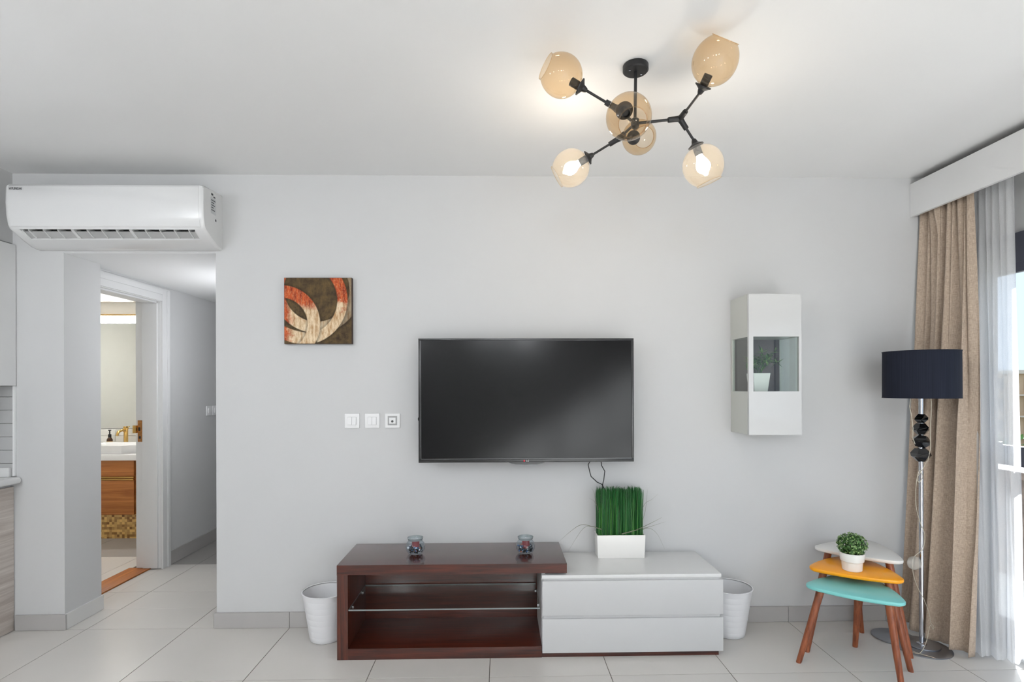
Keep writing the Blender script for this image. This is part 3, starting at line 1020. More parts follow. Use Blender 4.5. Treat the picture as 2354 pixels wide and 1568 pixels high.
# ------------------------------------------------------------------ wall plates
def plate(cx, cz, label, kind, name):
    t = thing(name, (cx, 0, cz - 0.043), label, 'socket' if kind == 'socket' else 'switch', 'wall plates left of the TV')
    B(cx - 0.044, cx + 0.044, -0.009, 0.0, cz - 0.043, cz + 0.043).build('frame', 'white_plastic', t, bevel=0.003)
    if kind == 'switch':
        B(cx - 0.0255, cx + 0.0255, -0.0105, -0.009, cz - 0.0235, cz + 0.0235).build('surround', 'plate_groove', t)
        for s in (-1, 1):
            a, b = (cx - 0.0245, cx - 0.0008) if s < 0 else (cx + 0.0008, cx + 0.0245)
            MB().extrude_x([(-0.0105, cz - 0.0225), (-0.0105, cz + 0.0225), (-0.0125, cz + 0.0225), (-0.0165, cz - 0.0225)], a, b).build('rocker', 'white_plastic', t)
    else:
        B(cx - 0.028, cx + 0.028, -0.0105, -0.009, cz - 0.0275, cz + 0.0275).build('surround', 'plate_groove', t, bevel=0.001)
        B(cx - 0.019, cx + 0.019, -0.0130, -0.0105, cz - 0.018, cz + 0.018).build('insert', 'white_plastic', t, bevel=0.001)
        MB().lathe([(0.007, 0), (0.007, 0.004), (0.004, 0.0041), (0.004, 0.001)], (cx, -0.0130, cz - 0.004), (0, -1, 0), 16).build('aerial_jack', 'ac_dark', t)
    return t


plate(-0.887, 1.230, 'white double rocker switch, leftmost of the three wall plates', 'switch', 'wall_switch')
plate(-0.767, 1.230, 'white double rocker switch, middle of the three wall plates', 'switch', 'wall_switch')
plate(-0.646, 1.230, 'white aerial socket plate nearest the TV', 'socket', 'aerial_socket')
for y, lab in ((1.80, 'white switch in the hall nearer the bathroom door'), (1.905, 'white switch in the hall farther from the bathroom door')):
    t = thing('hall_switch', (XH, y, 1.175), lab, 'switch', 'hall switches')
    B(XH, XH + 0.009, y - 0.043, y + 0.043, 1.175, 1.262).build('frame', 'white_plastic', t, bevel=0.003)
    B(XH + 0.009, XH + 0.014, y - 0.022, y + 0.022, 1.196, 1.241).build('rocker', 'white_plastic', t, bevel=0.002)

# ------------------------------------------------------------------ picture
pc = thing('canvas_picture', (-1.0785, -0.018, 1.884), 'square abstract canvas with rust and cream arcs on brown', 'picture')
B(-1.2775, -0.8795, -0.032, -0.001, 1.688, 2.080).build('stretcher', 'canvas_edge', pc, bevel=0.002)
B(-1.2755, -0.8815, -0.0335, -0.0318, 1.690, 2.078).build('print', 'art_print', pc)

# ------------------------------------------------------------------ television
tv = thing('television', (0.151, -0.12, 0.995), 'large black flat screen TV mounted on the wall', 'television')
TX0, TX1, TZ0, TZ1, TY = -0.471, 0.772, 0.995, 1.709, -0.145
m_ = MB()
m_.box(TX0, TX1, TY, TY + 0.030, TZ0, TZ0 + 0.020)
m_.box(TX0, TX1, TY, TY + 0.030, TZ1 - 0.012, TZ1)
m_.box(TX0, TX0 + 0.013, TY, TY + 0.030, TZ0 + 0.020, TZ1 - 0.012)
m_.box(TX1 - 0.013, TX1, TY, TY + 0.030, TZ0 + 0.020, TZ1 - 0.012)
m_.build('bezel', 'tv_bezel', tv, bevel=0.002)
B(TX0 + 0.013, TX1 - 0.013, TY + 0.004, TY + 0.028, TZ0 + 0.020, TZ1 - 0.012).build('screen', 'tv_screen', tv)
m_ = MB()
m_.box(TX0 + 0.013, TX1 - 0.013, TY + 0.001, TY + 0.006, TZ0 + 0.020, TZ0 + 0.0215)
m_.box(TX0 + 0.013, TX0 + 0.0145, TY + 0.001, TY + 0.006, TZ0 + 0.0215, TZ1 - 0.012)
m_.build('inner_trim', 'tv_trim', tv)
B(TX0 + 0.08, TX1 - 0.08, TY + 0.030, TY + 0.075, TZ0 + 0.05, TZ1 - 0.15).build('rear_housing', 'tv_bezel', tv, bevel=0.012)
for xx in (-0.05, 0.35):
    B(xx - 0.02, xx + 0.02, TY + 0.075, -0.001, 1.15, 1.60).build('wall_bracket', 'black_metal', tv, bevel=0.002)
# chin under the logo
ch = MB()
pts = [(0.04, TZ0 + 0.001), (0.06, TZ0 - 0.006), (0.09, TZ0 - 0.011), (0.15, TZ0 - 0.013), (0.21, TZ0 - 0.011), (0.24, TZ0 - 0.006), (0.26, TZ0 + 0.001)]
ch.loft([[(x, TY - 0.001, z) for x, z in pts], [(x, TY + 0.025, z) for x, z in pts]])
ch.build('logo_chin', 'tv_bezel', tv)
MB().lathe([(0.0055, 0), (0.0055, 0.0008)], (0.136, TY, TZ0 + 0.0085), (0, -1, 0), 20).build('logo_disc', 'logo_red', tv)
text('lettering', 'LG', 0.014, Matrix.Translation((0.156, TY - 0.0006, TZ0 + 0.0085)) @ rotf, 'logo_grey', tv)
MB().lathe([(0.02, 0), (0.02, 0.02)], (TX0 + 0.012, TY + 0.03, 1.245), (0, 1, 0), 24).build('side_knob', 'tv_bezel', tv)
cb = MB().tube([(0.53, -0.10, 1.06), (0.53, -0.09, 1.0), (0.515, -0.085, 0.97), (0.527, -0.08, 0.92), (0.533, -0.078, 0.90), (0.57, -0.07, 0.865), (0.60, -0.06, 0.85), (0.63, -0.04, 0.80), (0.60, -0.02, 0.60), (0.60, -0.012, 0.47)], 0.0028)
tag(cb.build('tv_cable', 'cable_black', loc=(0.53, -0.08, 0.47)), 'thin black cable hanging from the TV, the left one of two', 'cable', 'TV cables')
cb = MB().tube([(0.59, -0.10, 1.06), (0.59, -0.09, 0.995), (0.595, -0.08, 0.965), (0.615, -0.075, 0.93), (0.609, -0.075, 0.88), (0.605, -0.06, 0.85), (0.61, -0.03, 0.75), (0.62, -0.012, 0.47)], 0.0028)
tag(cb.build('tv_cable', 'cable_black', loc=(0.6, -0.08, 0.47)), 'thin black cable hanging from the TV, the right one of two', 'cable', 'TV cables')

# ------------------------------------------------------------------ TV console
KY = -0.413
kc = thing('tv_console', (0.15, -0.2, 0), 'low TV console, mahogany open shelf at left and white drawers at right', 'console')
B(-0.860, 0.348, KY, -0.014, 0.446, 0.497).build('top_board', 'mahogany_top', kc, bevel=0.0015)
B(-0.860, 0.348, KY - 0.0015, KY, 0.4462, 0.4965).build('top_edge', 'mahogany_x', kc)
B(-0.860, -0.803, KY, -0.014, 0.0, 0.446).build('side_board', 'mahogany_z', kc, bevel=0.0015)
B(-0.803, 0.215, KY, -0.014, 0.0, 0.059).build('bottom_board', 'mahogany_x', kc, bevel=0.0015)
B(0.215, 1.158, KY + 0.004, -0.02, 0.0, 0.026).build('plinth', 'mahogany_x', kc, bevel=0.0015)
B(-0.803, 0.215, -0.034, -0.016, 0.059, 0.446).build('back_board', 'mahogany_x', kc)
gs = B(-0.800, 0.205, -0.408, -0.045, 0.256, 0.262).build('glass_shelf', 'shelf_glass', kc, smooth=False)
m_ = MB()
m_.box(-0.800, 0.205, -0.4092, -0.408, 0.2555, 0.2625)
m_.box(-0.800, 0.205, -0.045, -0.044, 0.2555, 0.2625)
m_.box(-0.8012, -0.800, -0.4092, -0.044, 0.2555, 0.2625)
m_.build('polished_edge', 'glass_edge', gs, smooth=False)
for xx in (-0.802, 0.1945):
    for yy in (-0.34, -0.13):
        B(xx, xx + 0.012, yy - 0.008, yy + 0.008, 0.243, 0.256).build('shelf_pin', 'chrome', kc, bevel=0.002)
wc = MB()
wc.box(0.2151, 0.233, KY + 0.018, -0.014, 0.027, 0.4456)
wc.box(1.152, 1.170, KY + 0.018, -0.014, 0.027, 0.4286)
wc.box(0.233, 1.152, -0.034, -0.014, 0.027, 0.428)
wc.box(0.233, 1.152, KY + 0.018, -0.034, 0.027, 0.045)
wc.build('carcass', 'white_lacquer', kc, smooth=False)
B(0.2155, 1.170, KY - 0.003, -0.014, 0.4165, 0.4345).build('white_top', 'white_gloss', kc, bevel=0.002)
B(0.217, 1.178, KY - 0.008, KY + 0.016, 0.222, 0.405).build('drawer', 'white_lacquer', kc, bevel=0.0015)
B(0.217, 1.178, KY - 0.008, KY + 0.016, 0.026, 0.205).build('drawer', 'white_lacquer', kc, bevel=0.0015)
B(0.225, 1.165, KY + 0.004, KY + 0.018, 0.203, 0.224).build('finger_rail', 'white_lacquer', kc)
B(0.225, 1.165, KY + 0.004, KY + 0.018, 0.403, 0.4165).build('finger_rail', 'white_lacquer', kc)


# glass bowls with candle and pebbles
def jar(cx, cy, side):
    z0 = 0.4972
    j = thing('glass_bowl', (cx, cy, z0), 'small round glass bowl on the ' + side + ' of the mahogany top', 'bowl', 'glass bowls on the console')
    prof = [(0.028, 0.0), (0.042, 0.008), (0.052, 0.025), (0.0545, 0.042), (0.050, 0.060), (0.040, 0.072), (0.038, 0.076), (0.040, 0.080), (0.0435, 0.088), (0.0435, 0.092),
            (0.0405, 0.092), (0.0375, 0.080), (0.0355, 0.075), (0.0475, 0.060), (0.052, 0.042), (0.0495, 0.026), (0.040, 0.011), (0.02, 0.005)]
    MB().lathe(prof, (cx, cy, z0), (0, 0, 1), 40).build('bowl', 'jar_glass', j)
    MB().lathe([(0.0385, 0.077), (0.0425, 0.0885), (0.0440, 0.0895), (0.0440, 0.0925), (0.0405, 0.0925), (0.038, 0.083)], (cx, cy, z0), (0, 0, 1), 40, False, False).build('rim', 'glass_edge', j)
    c = MB().lathe([(0.020, 0.0), (0.021, 0.003), (0.021, 0.040), (0.019, 0.042), (0.004, 0.041)], (cx + 0.002, cy, z0 + 0.030), (0, 0, 1), 24).build('candle', 'candle_red', loc=(cx, cy, z0 + 0.03))
    tag(c, 'dark red candle inside the ' + side + ' glass bowl', 'candle', 'candles in glass bowls')
    rnd = random.Random(int(cx * 1000))
    cols = ['pebble_dark', 'pebble_white', 'pebble_blue', 'pebble_rust']
    for q, mt in enumerate(cols):
        m_ = MB()
        for _ in range((70, 12, 14, 8)[q]):
            a, r = rnd.uniform(0, 2 * PI), math.sqrt(rnd.uniform(0.15, 1)) * 0.040
            zz = rnd.uniform(0.012, 0.044)
            r *= min(1, 0.78 + zz * 6)
            if r < 0.027 and zz > 0.024:
                r = 0.031
            s = rnd.uniform(0.005, 0.008)
            p = Vector((cx + r * math.cos(a), cy + r * math.sin(a), z0 + zz))
            ax = Vector((rnd.gauss(0, 1), rnd.gauss(0, 1), rnd.gauss(0, 1))).normalized()
            m_.lathe([(s * 0.3, -s * 0.6), (s * 0.9, -s * 0.3), (s, 0), (s * 0.8, s * 0.35), (s * 0.3, s * 0.6)], p, ax, 7)
        o = m_.build('pebbles', mt, j)
        o['kind'] = 'stuff'


plain('pebble_dark', srgb(34, 40, 40), 0.12, var=0.4, scale=(90, 90, 90))
plain('pebble_white', srgb(220, 222, 226), 0.12, var=0.1)
plain('pebble_blue', srgb(70, 104, 150), 0.12, var=0.3, scale=(90, 90, 90))
plain('pebble_rust', srgb(190, 120, 96), 0.2, var=0.3, scale=(90, 90, 90))
jar(-0.479, -0.222, 'left end')
jar(0.138, -0.226, 'right end')

# grass planter
gp = thing('grass_planter', (0.70, -0.10, 0.4348), 'white rectangular planter of upright green grass on the white drawers', 'plant')
PX0, PX1, PY0, PY1, PZ0, PZ1 = 0.557, 0.838, -0.142, -0.035, 0.4348, 0.568
m_ = MB()
o_, i_ = [(PX0, PY0), (PX1, PY0), (PX1, PY1), (PX0, PY1)], [(PX0 + .006, PY0 + .006), (PX1 - .006, PY0 + .006), (PX1 - .006, PY1 - .006), (PX0 + .006, PY1 - .006)]
lz = lambda P, z, s=1.0: [((PX0 + PX1) / 2 + (x - (PX0 + PX1) / 2) * s, (PY0 + PY1) / 2 + (y - (PY0 + PY1) / 2) * s, z) for x, y in P]
m_.loft([lz(o_, PZ0, 0.965), lz(o_, PZ1), lz(i_, PZ1), lz(i_, PZ1 - 0.03)])
m_.build('pot', 'ceramic', gp, bevel=0.002)
B(PX0 + .006, PX1 - .006, PY0 + .006, PY1 - .006, PZ1 - 0.028, PZ1 - 0.012).build('soil', 'soil', gp)
m_ = MB()
rg = random.Random(3)
for k in range(620):
    x = rg.uniform(PX0 + 0.010, PX1 - 0.010)
    y = rg.uniform(PY0 + 0.010, PY1 - 0.010)
    h_ = rg.uniform(0.255, 0.288)
    lx, ly = rg.gauss(0, 0.006), rg.gauss(0, 0.005)
    w_ = rg.uniform(0.0016, 0.0026)
    z0 = PZ1 - 0.014
    a = rg.uniform(0, PI)
    ca, sa = math.cos(a) * w_, math.sin(a) * w_
    lo = []
    for tt, ws in ((0, 1), (0.5, 1), (0.9, 0.9), (1.0, 0.35)):
        cx_, cy_, cz_ = x + lx * tt * tt, y + ly * tt * tt, z0 + h_ * tt
        lo.append([(cx_ + ca * ws, cy_ + sa * ws, cz_), (cx_ - sa * ws * .6, cy_ + ca * ws * .6, cz_), (cx_ - ca * ws, cy_ - sa * ws, cz_), (cx_ + sa * ws * .6, cy_ - ca * ws * .6, cz_)])
    m_.loft(lo, False, True)
m_.build('grass', 'grass_green', gp, angle=60)['kind'] = 'stuff'
m_ = MB()
for k in range(90):
    x, y = rg.uniform(PX0 + 0.010, PX1 - 0.010), rg.uniform(PY0 + 0.008, PY0 + 0.04)
    m_.tube([(x, y, PZ1 - 0.014), (x + rg.gauss(0, .003), y, PZ1 + 0.12), (x + rg.gauss(0, .006), y, PZ1 + rg.uniform(0.2, 0.27))], lambda t: 0.0019 * (1.15 - t), 4)
m_.build('young_grass', 'grass_light', gp)['kind'] = 'stuff'
for pts, r in (([(0.585, -0.13, 0.60), (0.52, -0.15, 0.625), (0.46, -0.16, 0.635), (0.40, -0.165, 0.60), (0.335, -0.17, 0.545)], 0.0022),
               ([(0.585, -0.12, 0.60), (0.53, -0.13, 0.618), (0.48, -0.14, 0.612), (0.43, -0.15, 0.55), (0.385, -0.155, 0.48)], 0.0014),
               ([(0.70, -0.137, 0.575), (0.78, -0.15, 0.60), (0.85, -0.16, 0.635), (0.93, -0.16, 0.675)], 0.0032),
               ([(0.82, -0.12, 0.60), (0.87, -0.13, 0.615), (0.955, -0.14, 0.645)], 0.0018),
               ([(0.82, -0.10, 0.585), (0.87, -0.11, 0.60), (0.915, -0.12, 0.565), (0.955, -0.125, 0.48)], 0.0014),
               ([(0.81, -0.10, 0.66), (0.845, -0.10, 0.74), (0.885, -0.10, 0.765), (0.925, -0.10, 0.80)], 0.0012),
               ([(0.815, -0.11, 0.60), (0.845, -0.11, 0.70), (0.855, -0.11, 0.78), (0.86, -0.11, 0.83)], 0.0011),
               ([(0.58, -0.11, 0.66), (0.555, -0.11, 0.76), (0.545, -0.11, 0.81), (0.53, -0.11, 0.84)], 0.0012),
               ([(0.575, -0.11, 0.70), (0.55, -0.11, 0.755), (0.515, -0.11, 0.78)], 0.0010)):
    P = [Vector(p) for p in pts]
    fine = []
    for i in range(len(P) - 1):
        for q in range(4):
            t_ = q / 4
            p0, p1, p2, p3 = P[max(i - 1, 0)], P[i], P[i + 1], P[min(i + 2, len(P) - 1)]
            fine.append(0.5 * ((2 * p1) + (p2 - p0) * t_ + (2 * p0 - 5 * p1 + 4 * p2 - p3) * t_ ** 2 + (3 * p1 - p0 - 3 * p2 + p3) * t_ ** 3))
    fine.append(P[-1])
    MB().tube(fine, (lambda r: (lambda t: r * (1.1 - t)))(r), 5).build('long_blade', 'dry_blade', gp)


# ------------------------------------------------------------------ waste bins
def bin_(cx, cy, label):
    t = thing('waste_bin', (cx, cy, 0), label, 'bin', 'white waste bins')
    H, R0, R1 = 0.275, 0.089, 0.130
    pr = [(R0 - 0.006, 0.0), (R0, 0.004)]
    for k in range(1, 8):
        z = H * k / 8
        r = R0 + (R1 - R0) * z / H
        pr += [(r, z - 0.0015), (r - 0.0003, z), (r, z + 0.0015)]
    pr += [(R1, H - 0.006)]
    inner = [(R1 - 0.003, H - 0.006), (R0 - 0.003, 0.006)]
    MB().lathe(pr + inner, (cx, cy, 0.0), (0, 0, 1), 56).build('body', 'bin_plastic', t, angle=50)
    MB().lathe([(R1 - 0.004, H - 0.006), (R1 + 0.003, H - 0.006), (R1 + 0.004, H - 0.002), (R1 + 0.002, H), (R1 - 0.002, H), (R1 - 0.004, H - 0.003)], (cx, cy, 0), (0, 0, 1), 56, False, False).build('rim', 'bin_plastic', t)


bin_(-0.997, -0.150, 'white round plastic waste bin left of the mahogany shelf')
bin_(1.317, -0.152, 'white round plastic waste bin right of the white drawers')

# ------------------------------------------------------------------ display cabinet on the wall
dc = thing('display_cabinet', (1.549, -0.12, 1.155), 'tall white glossy wall cabinet with a glazed middle section', 'cabinet')
cx0, cx1, cyf, cz0, cz1, wz0, wz1 = 1.398, 1.699, -0.226, 1.155, 1.950, 1.400, 1.709
th = 0.016
m_ = MB()
for a, b in ((cx0, cx0 + th), (cx1 - th, cx1)):
    m_.box(a, b, cyf, -0.001, cz0, wz0)
    m_.box(a, b, cyf, -0.001, wz1, cz1)
    m_.box(a, b, -0.022, -0.001, wz0, wz1)
m_.box(cx0 + th, cx1 - th, cyf, -0.001, cz0, cz0 + th)
m_.box(cx0 + th, cx1 - th, cyf, -0.001, cz1 - th, cz1)
m_.box(cx0 + th, cx1 - th, cyf, -0.012, wz0 - th, wz0 - 0.001)
m_.box(cx0 + th, cx1 - th, cyf, -0.012, wz1 + 0.001, wz1 + th)
m_.build('carcass', 'cabinet_side', dc, smooth=False)
B(cx0 + th, cx1 - th, -0.012, -0.001, cz0 + th, cz1 - th).build('back_panel', 'cabinet_inner', dc)
m_ = MB()
fy0, fy1 = -0.246, -0.228
m_.box(cx0 + 0.001, cx1 - 0.001, fy0, fy1, cz0, wz0)
m_.box(cx0 + 0.001, cx1 - 0.001, fy0, fy1, wz1, cz1)
m_.box(cx0 + 0.001, cx0 + 0.026, fy0, fy1, wz0, wz1)
m_.box(cx1 - 0.015, cx1 - 0.001, fy0, fy1, wz0, wz1)
dd = m_.build('door', 'cabinet_gloss', dc, smooth=False)
B(cx0 + 0.026, cx1 - 0.015, -0.240, -0.235, wz0, wz1).build('pane', 'clear_glass', dd, smooth=False)
for a, b in ((cx0 + 0.004, cx0 + 0.008), (cx1 - 0.008, cx1 - 0.004)):
    B(a, b, cyf + 0.002, -0.022, wz0 - 0.004, wz1 + 0.004).build('side_pane', 'clear_glass', dc, smooth=False)
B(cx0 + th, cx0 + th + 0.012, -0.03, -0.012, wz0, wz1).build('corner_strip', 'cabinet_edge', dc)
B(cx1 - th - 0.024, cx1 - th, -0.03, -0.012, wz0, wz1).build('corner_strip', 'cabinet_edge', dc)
# plant inside
cp = thing('potted_bamboo', (1.49, -0.12, wz0), 'small leafy green plant in white pot inside the glazed cabinet', 'plant')
m_ = MB()
sq = lambda s, z: [(1.508 + s * a, -0.125 + s * b, z) for a, b in ((-1, -1), (1, -1), (1, 1), (-1, 1))]
m_.loft([sq(0.038, wz0), sq(0.049, wz0 + 0.105), sq(0.045, wz0 + 0.105), sq(0.043, wz0 + 0.085)])
m_.build('pot', 'ceramic', cp, bevel=0.003)
m_ = MB()
m_.box(1.508 - 0.042, 1.508 + 0.042, -0.167, -0.083, wz0 + 0.082, wz0 + 0.09)
m_.build('soil', 'soil', cp)
rb = random.Random(11)
for k in range(9):
    a = 2 * PI * k / 9 + rb.uniform(-.2, .2)
    tip = Vector((1.535 + 0.11 * math.cos(a) * rb.uniform(.4, 1), -0.125 + 0.065 * math.sin(a), wz0 + rb.uniform(0.15, 0.24)))
    tip.x = min(max(tip.x, cx0 + 0.05), cx1 - 0.05)
    base = Vector((1.508 + rb.uniform(-.02, .02), -0.125 + rb.uniform(-.02, .02), wz0 + 0.09))
    mid = (base + tip) / 2 + Vector((0, 0, 0.04))
    st_ = MB().tube([base, mid, tip], 0.0016, 5).build('stem', 'leaf_green', cp)
    for q in range(22):
        t_ = rb.uniform(0.3, 1.0)
        p = base.lerp(tip, t_) + Vector((0, 0, 0.04 * math.sin(PI * t_)))
        d = Vector((rb.gauss(0.1, 1), rb.gauss(-0.1, .6), rb.gauss(0.0, .5))).normalized()
        L = rb.uniform(0.030, 0.055)
        s = d.cross(Vector((0, 0, 1))).normalized() * L * 0.14
        e = p + d * L
        lo, hi = cx0 + 0.02, cx1 - 0.035
        if not (lo < e.x < hi and -0.215 < e.y < -0.035):
            continue
        m_ = MB()
        m_.add([p, p + d * L * .4 + s, p + d * L * .4 - s, e, p + d * L * .4 + Vector((0, 0, 0.002))], [(0, 1, 4), (0, 4, 2), (1, 3, 4), (4, 3, 2)])
        m_.build('leaf', 'leaf_light' if q % 3 else 'leaf_green', cp, smooth=False)

# ------------------------------------------------------------------ nest of tables


def rounded_tri(P, rc, bulge):
    c = sum((Vector(p) for p in P), Vector((0, 0))) / 3
    pts = []
    dirs = [(Vector(p) - c).normalized() for p in P]
    cen = [Vector(p) - d * rc for p, d in zip(P, dirs)]
    arcs = []
    for k in range(3):
        a0 = math.atan2(dirs[k].y, dirs[k].x)
        arcs.append([cen[k] + rc * Vector((math.cos(a0 + t), math.sin(a0 + t))) for t in [(-0.85 + 1.7 * i / 8) for i in range(9)]])
    for k in range(3):
        pts += arcs[k]
        a, b = arcs[k][-1], arcs[(k + 1) % 3][0]
        mid = (a + b) / 2
        out = (mid - c).normalized()
        ctrl = mid + out * bulge * 2
        for i in range(1, 12):
            t = i / 12
            pts.append(a * (1 - t) ** 2 + ctrl * 2 * t * (1 - t) + b * t * t)
    return [(p.x, p.y) for p in pts]


def nest(name_label, L, R, zt, mat, feet):
    L, R = Vector(L), Vector(R)
    d = R - L
    back = (L + R) / 2 + Vector((-d.y, d.x)) * 0.866
    P = [L, R, back]      # anticlockwise
    c = (L + R + back) / 3
    t = thing('side_table', (c.x, c.y, 0), name_label, 'table', 'nest of three side tables')
    out = rounded_tri(P, 0.045, 0.022)
    sh = lambda s, z: [(c.x + (x - c.x) * s, c.y + (y - c.y) * s, z) for x, y in out]
    MB().loft([sh(0.965, zt - 0.020), sh(0.992, zt - 0.0165), sh(1.0, zt - 0.012), sh(1.0, zt - 0.004), sh(0.995, zt - 0.001), sh(0.985, zt)]).build('table_top', mat, t, angle=50)
    for p, f_ in zip(P, feet):
        tp = c + (Vector(p) - c) * 0.70
        f3 = Vector((f_[0], f_[1], 0.0))
        a = Vector((tp.x, tp.y, zt - 0.019))
        d3 = (a - f3)
        loops = []
        for tt, r in ((0, 0.0125), (0.02, 0.0135), (0.5, 0.0165), (1.0, 0.0195)):
            q = f3 + d3 * tt
            loops.append([(q.x + r * math.cos(2 * PI * i / 16), q.y + r * math.sin(2 * PI * i / 16), q.z) for i in range(16)])
        MB().loft(loops).build('leg', 'walnut_leg', t)
    return t


nest('teal topped side table, lowest and foremost of the nest', (1.587, -0.490), (1.912, -0.745), 0.40, 'table_teal', ((1.538, -0.500), (1.893, -0.753), (1.939, -0.339)))
nest('yellow topped side table, middle of the nest with potted plant', (1.677, -0.367), (2.025, -0.585), 0.45, 'table_yellow', ((1.646, -0.386), (2.048, -0.605), (2.090, -0.167)))
nest('white topped side table, tallest and rearmost of the nest', (1.82, -0.165), (2.125, -0.440), 0.50, 'table_white', ((1.79, -0.17), (2.153, -0.466), (2.140, -0.055)))
# little round plant on the yellow table
px_, py_ = 1.868, -0.425
tp = thing('potted_topiary', (px_, py_, 0.45), 'small clipped ball plant in white stepped pot on the yellow table', 'plant')
MB().lathe([(0.043, 0.0), (0.047, 0.004), (0.0505, 0.045), (0.0515, 0.048), (0.056, 0.052), (0.060, 0.092), (0.060, 0.095), (0.056, 0.095), (0.054, 0.082)], (px_, py_, 0.4502), (0, 0, 1), 40).build('pot', 'ceramic', tp)
MB().lathe([(0.053, 0.0), (0.053, 0.006)], (px_, py_, 0.4502 + 0.082), (0, 0, 1), 24).build('soil', 'soil', tp)
m_ = MB()
leaf_cloud(m_, (px_, py_, 0.585), 0.072, 1100, 0.0075, 0.82, 0.55)
m_.build('foliage', 'leaf_green', tp, smooth=False)['kind'] = 'stuff'
m_ = MB()
leaf_cloud(m_, (px_, py_, 0.588), 0.074, 330, 0.006, 0.82, 0.92)
m_.build('leaf_tips', 'leaf_light', tp, smooth=False)['kind'] = 'stuff'
for k in range(5):
    a = 2 * PI * k / 5
    MB().rod((px_ + 0.01 * math.cos(a), py_ + 0.01 * math.sin(a), 0.535), (px_ + 0.035 * math.cos(a), py_ + 0.035 * math.sin(a), 0.60), 0.0015).build('stem', 'bark', tp)

# ------------------------------------------------------------------ floor lamp
lx, ly = 2.305, -0.345
fp = thing('floor_lamp', (lx, ly, 0), 'chrome floor lamp with black pleated drum shade and black stone blocks', 'lamp')
for (ox, oy, r, z) in ((-0.01, -0.01, 0.140, 0.001), (-0.075, 0.11, 0.11, 0.0035), (0.01, 0.01, 0.085, 0.0085)):
    MB().lathe([(r, 0), (r, 0.0035), (r - 0.004, 0.0055)], (lx + ox, ly + oy, z), (0, 0, 1), 56).build('base_plate', 'steel_plate', fp)
MB().lathe([(0.024, 0), (0.024, 0.006), (0.016, 0.012)], (lx, ly, 0.013), (0, 0, 1), 28).build('collar', 'chrome', fp)
MB().rod((lx, ly, 0.013), (lx, ly, 1.56), 0.0115, n=24).build('pole', 'chrome', fp)
# shade: pleated drum, open above and below
sh_ = MB()
R_ = 0.177
N = 144
loops = []
for rr, z in ((R_, 1.362), (R_ - 0.001, 1.618), (R_ - 0.004, 1.618), (R_ - 0.003, 1.362)):
    loops.append([(lx + (rr + 0.0011 * (i % 2)) * math.cos(2 * PI * i / N), ly + (rr + 0.0011 * (i % 2)) * math.sin(2 * PI * i / N), z) for i in range(N)])
sh_.loft(loops, closed=True)
sd = sh_.build('lamp_shade', 'shade_cloth', fp, angle=25)
for z in (1.3625, 1.6155):
    MB().lathe([(R_ + 0.0022, 0), (R_ + 0.0022, 0.003), (R_ - 0.005, 0.003), (R_ - 0.005, 0)], (lx, ly, z - 0.0005), (0, 0, 1), 96, False, False).build('hem', 'shade_cloth', sd)
for k in range(3):
    a = 2 * PI * k / 3 + 0.4
    MB().rod((lx, ly, 1.55), (lx + (R_ - 0.004) * math.cos(a), ly + (R_ - 0.004) * math.sin(a), 1.60), 0.002, n=8).build('spider_arm', 'chrome', sd)
# four faceted blocks
for zc_, w_, h_, rot, tilt in ((1.250, 0.032, 0.024, 0.3, 0.02), (1.193, 0.040, 0.031, 1.0, -0.03), (1.124, 0.044, 0.033, 0.5, 0.30), (1.052, 0.049, 0.036, 0.9, -0.10)):
    m_ = MB()
    lo = []
    for t_, s in ((-1, 0.50), (-0.25, 1.0), (0.30, 1.0), (1, 0.55)):
        lo.append([(w_ * s * math.cos(2 * PI * i / 5 + rot + (0.35 if t_ > 0 else 0)), w_ * s * math.sin(2 * PI * i / 5 + rot + (0.35 if t_ > 0 else 0)), h_ * t_) for i in range(5)])
    mt = Matrix.Translation((lx, ly, zc_)) @ Matrix.Rotation(tilt, 4, 'Y')
    m_.loft([[mt @ Vector(p) for p in L] for L in lo])
    m_.build('block', 'black_gloss', fp, smooth=False)
# pull cords and mains lead
for pts in ([(-0.055, -0.06, 1.37), (-0.064, -0.06, 1.32), (-0.052, -0.058, 1.26), (-0.045, -0.056, 1.20), (-0.047, -0.055, 1.15), (-0.034, -0.055, 1.115)],
            [(0.052, -0.05, 1.37), (0.056, -0.05, 1.33), (0.054, -0.05, 1.27), (0.049, -0.05, 1.18), (0.050, -0.05, 1.09), (0.035, -0.04, 1.02)]):
    MB().tube([(lx + a + 0.75 * b, ly + b, c) for a, b, c in pts], 0.0018, 6).build('pull_cord', 'cord_clear', fp)


def smooth_path(P, q=5):
    P = [Vector(p) for p in P]
    out = []
    for i in range(len(P) - 1):
        p0, p1, p2, p3 = P[max(i - 1, 0)], P[i], P[i + 1], P[min(i + 2, len(P) - 1)]
        for k in range(q):
            t = k / q
            out.append(0.5 * ((2 * p1) + (p2 - p0) * t + (2 * p0 - 5 * p1 + 4 * p2 - p3) * t ** 2 + (3 * p1 - p0 - 3 * p2 + p3) * t ** 3))
    out.append(P[-1])
    return out


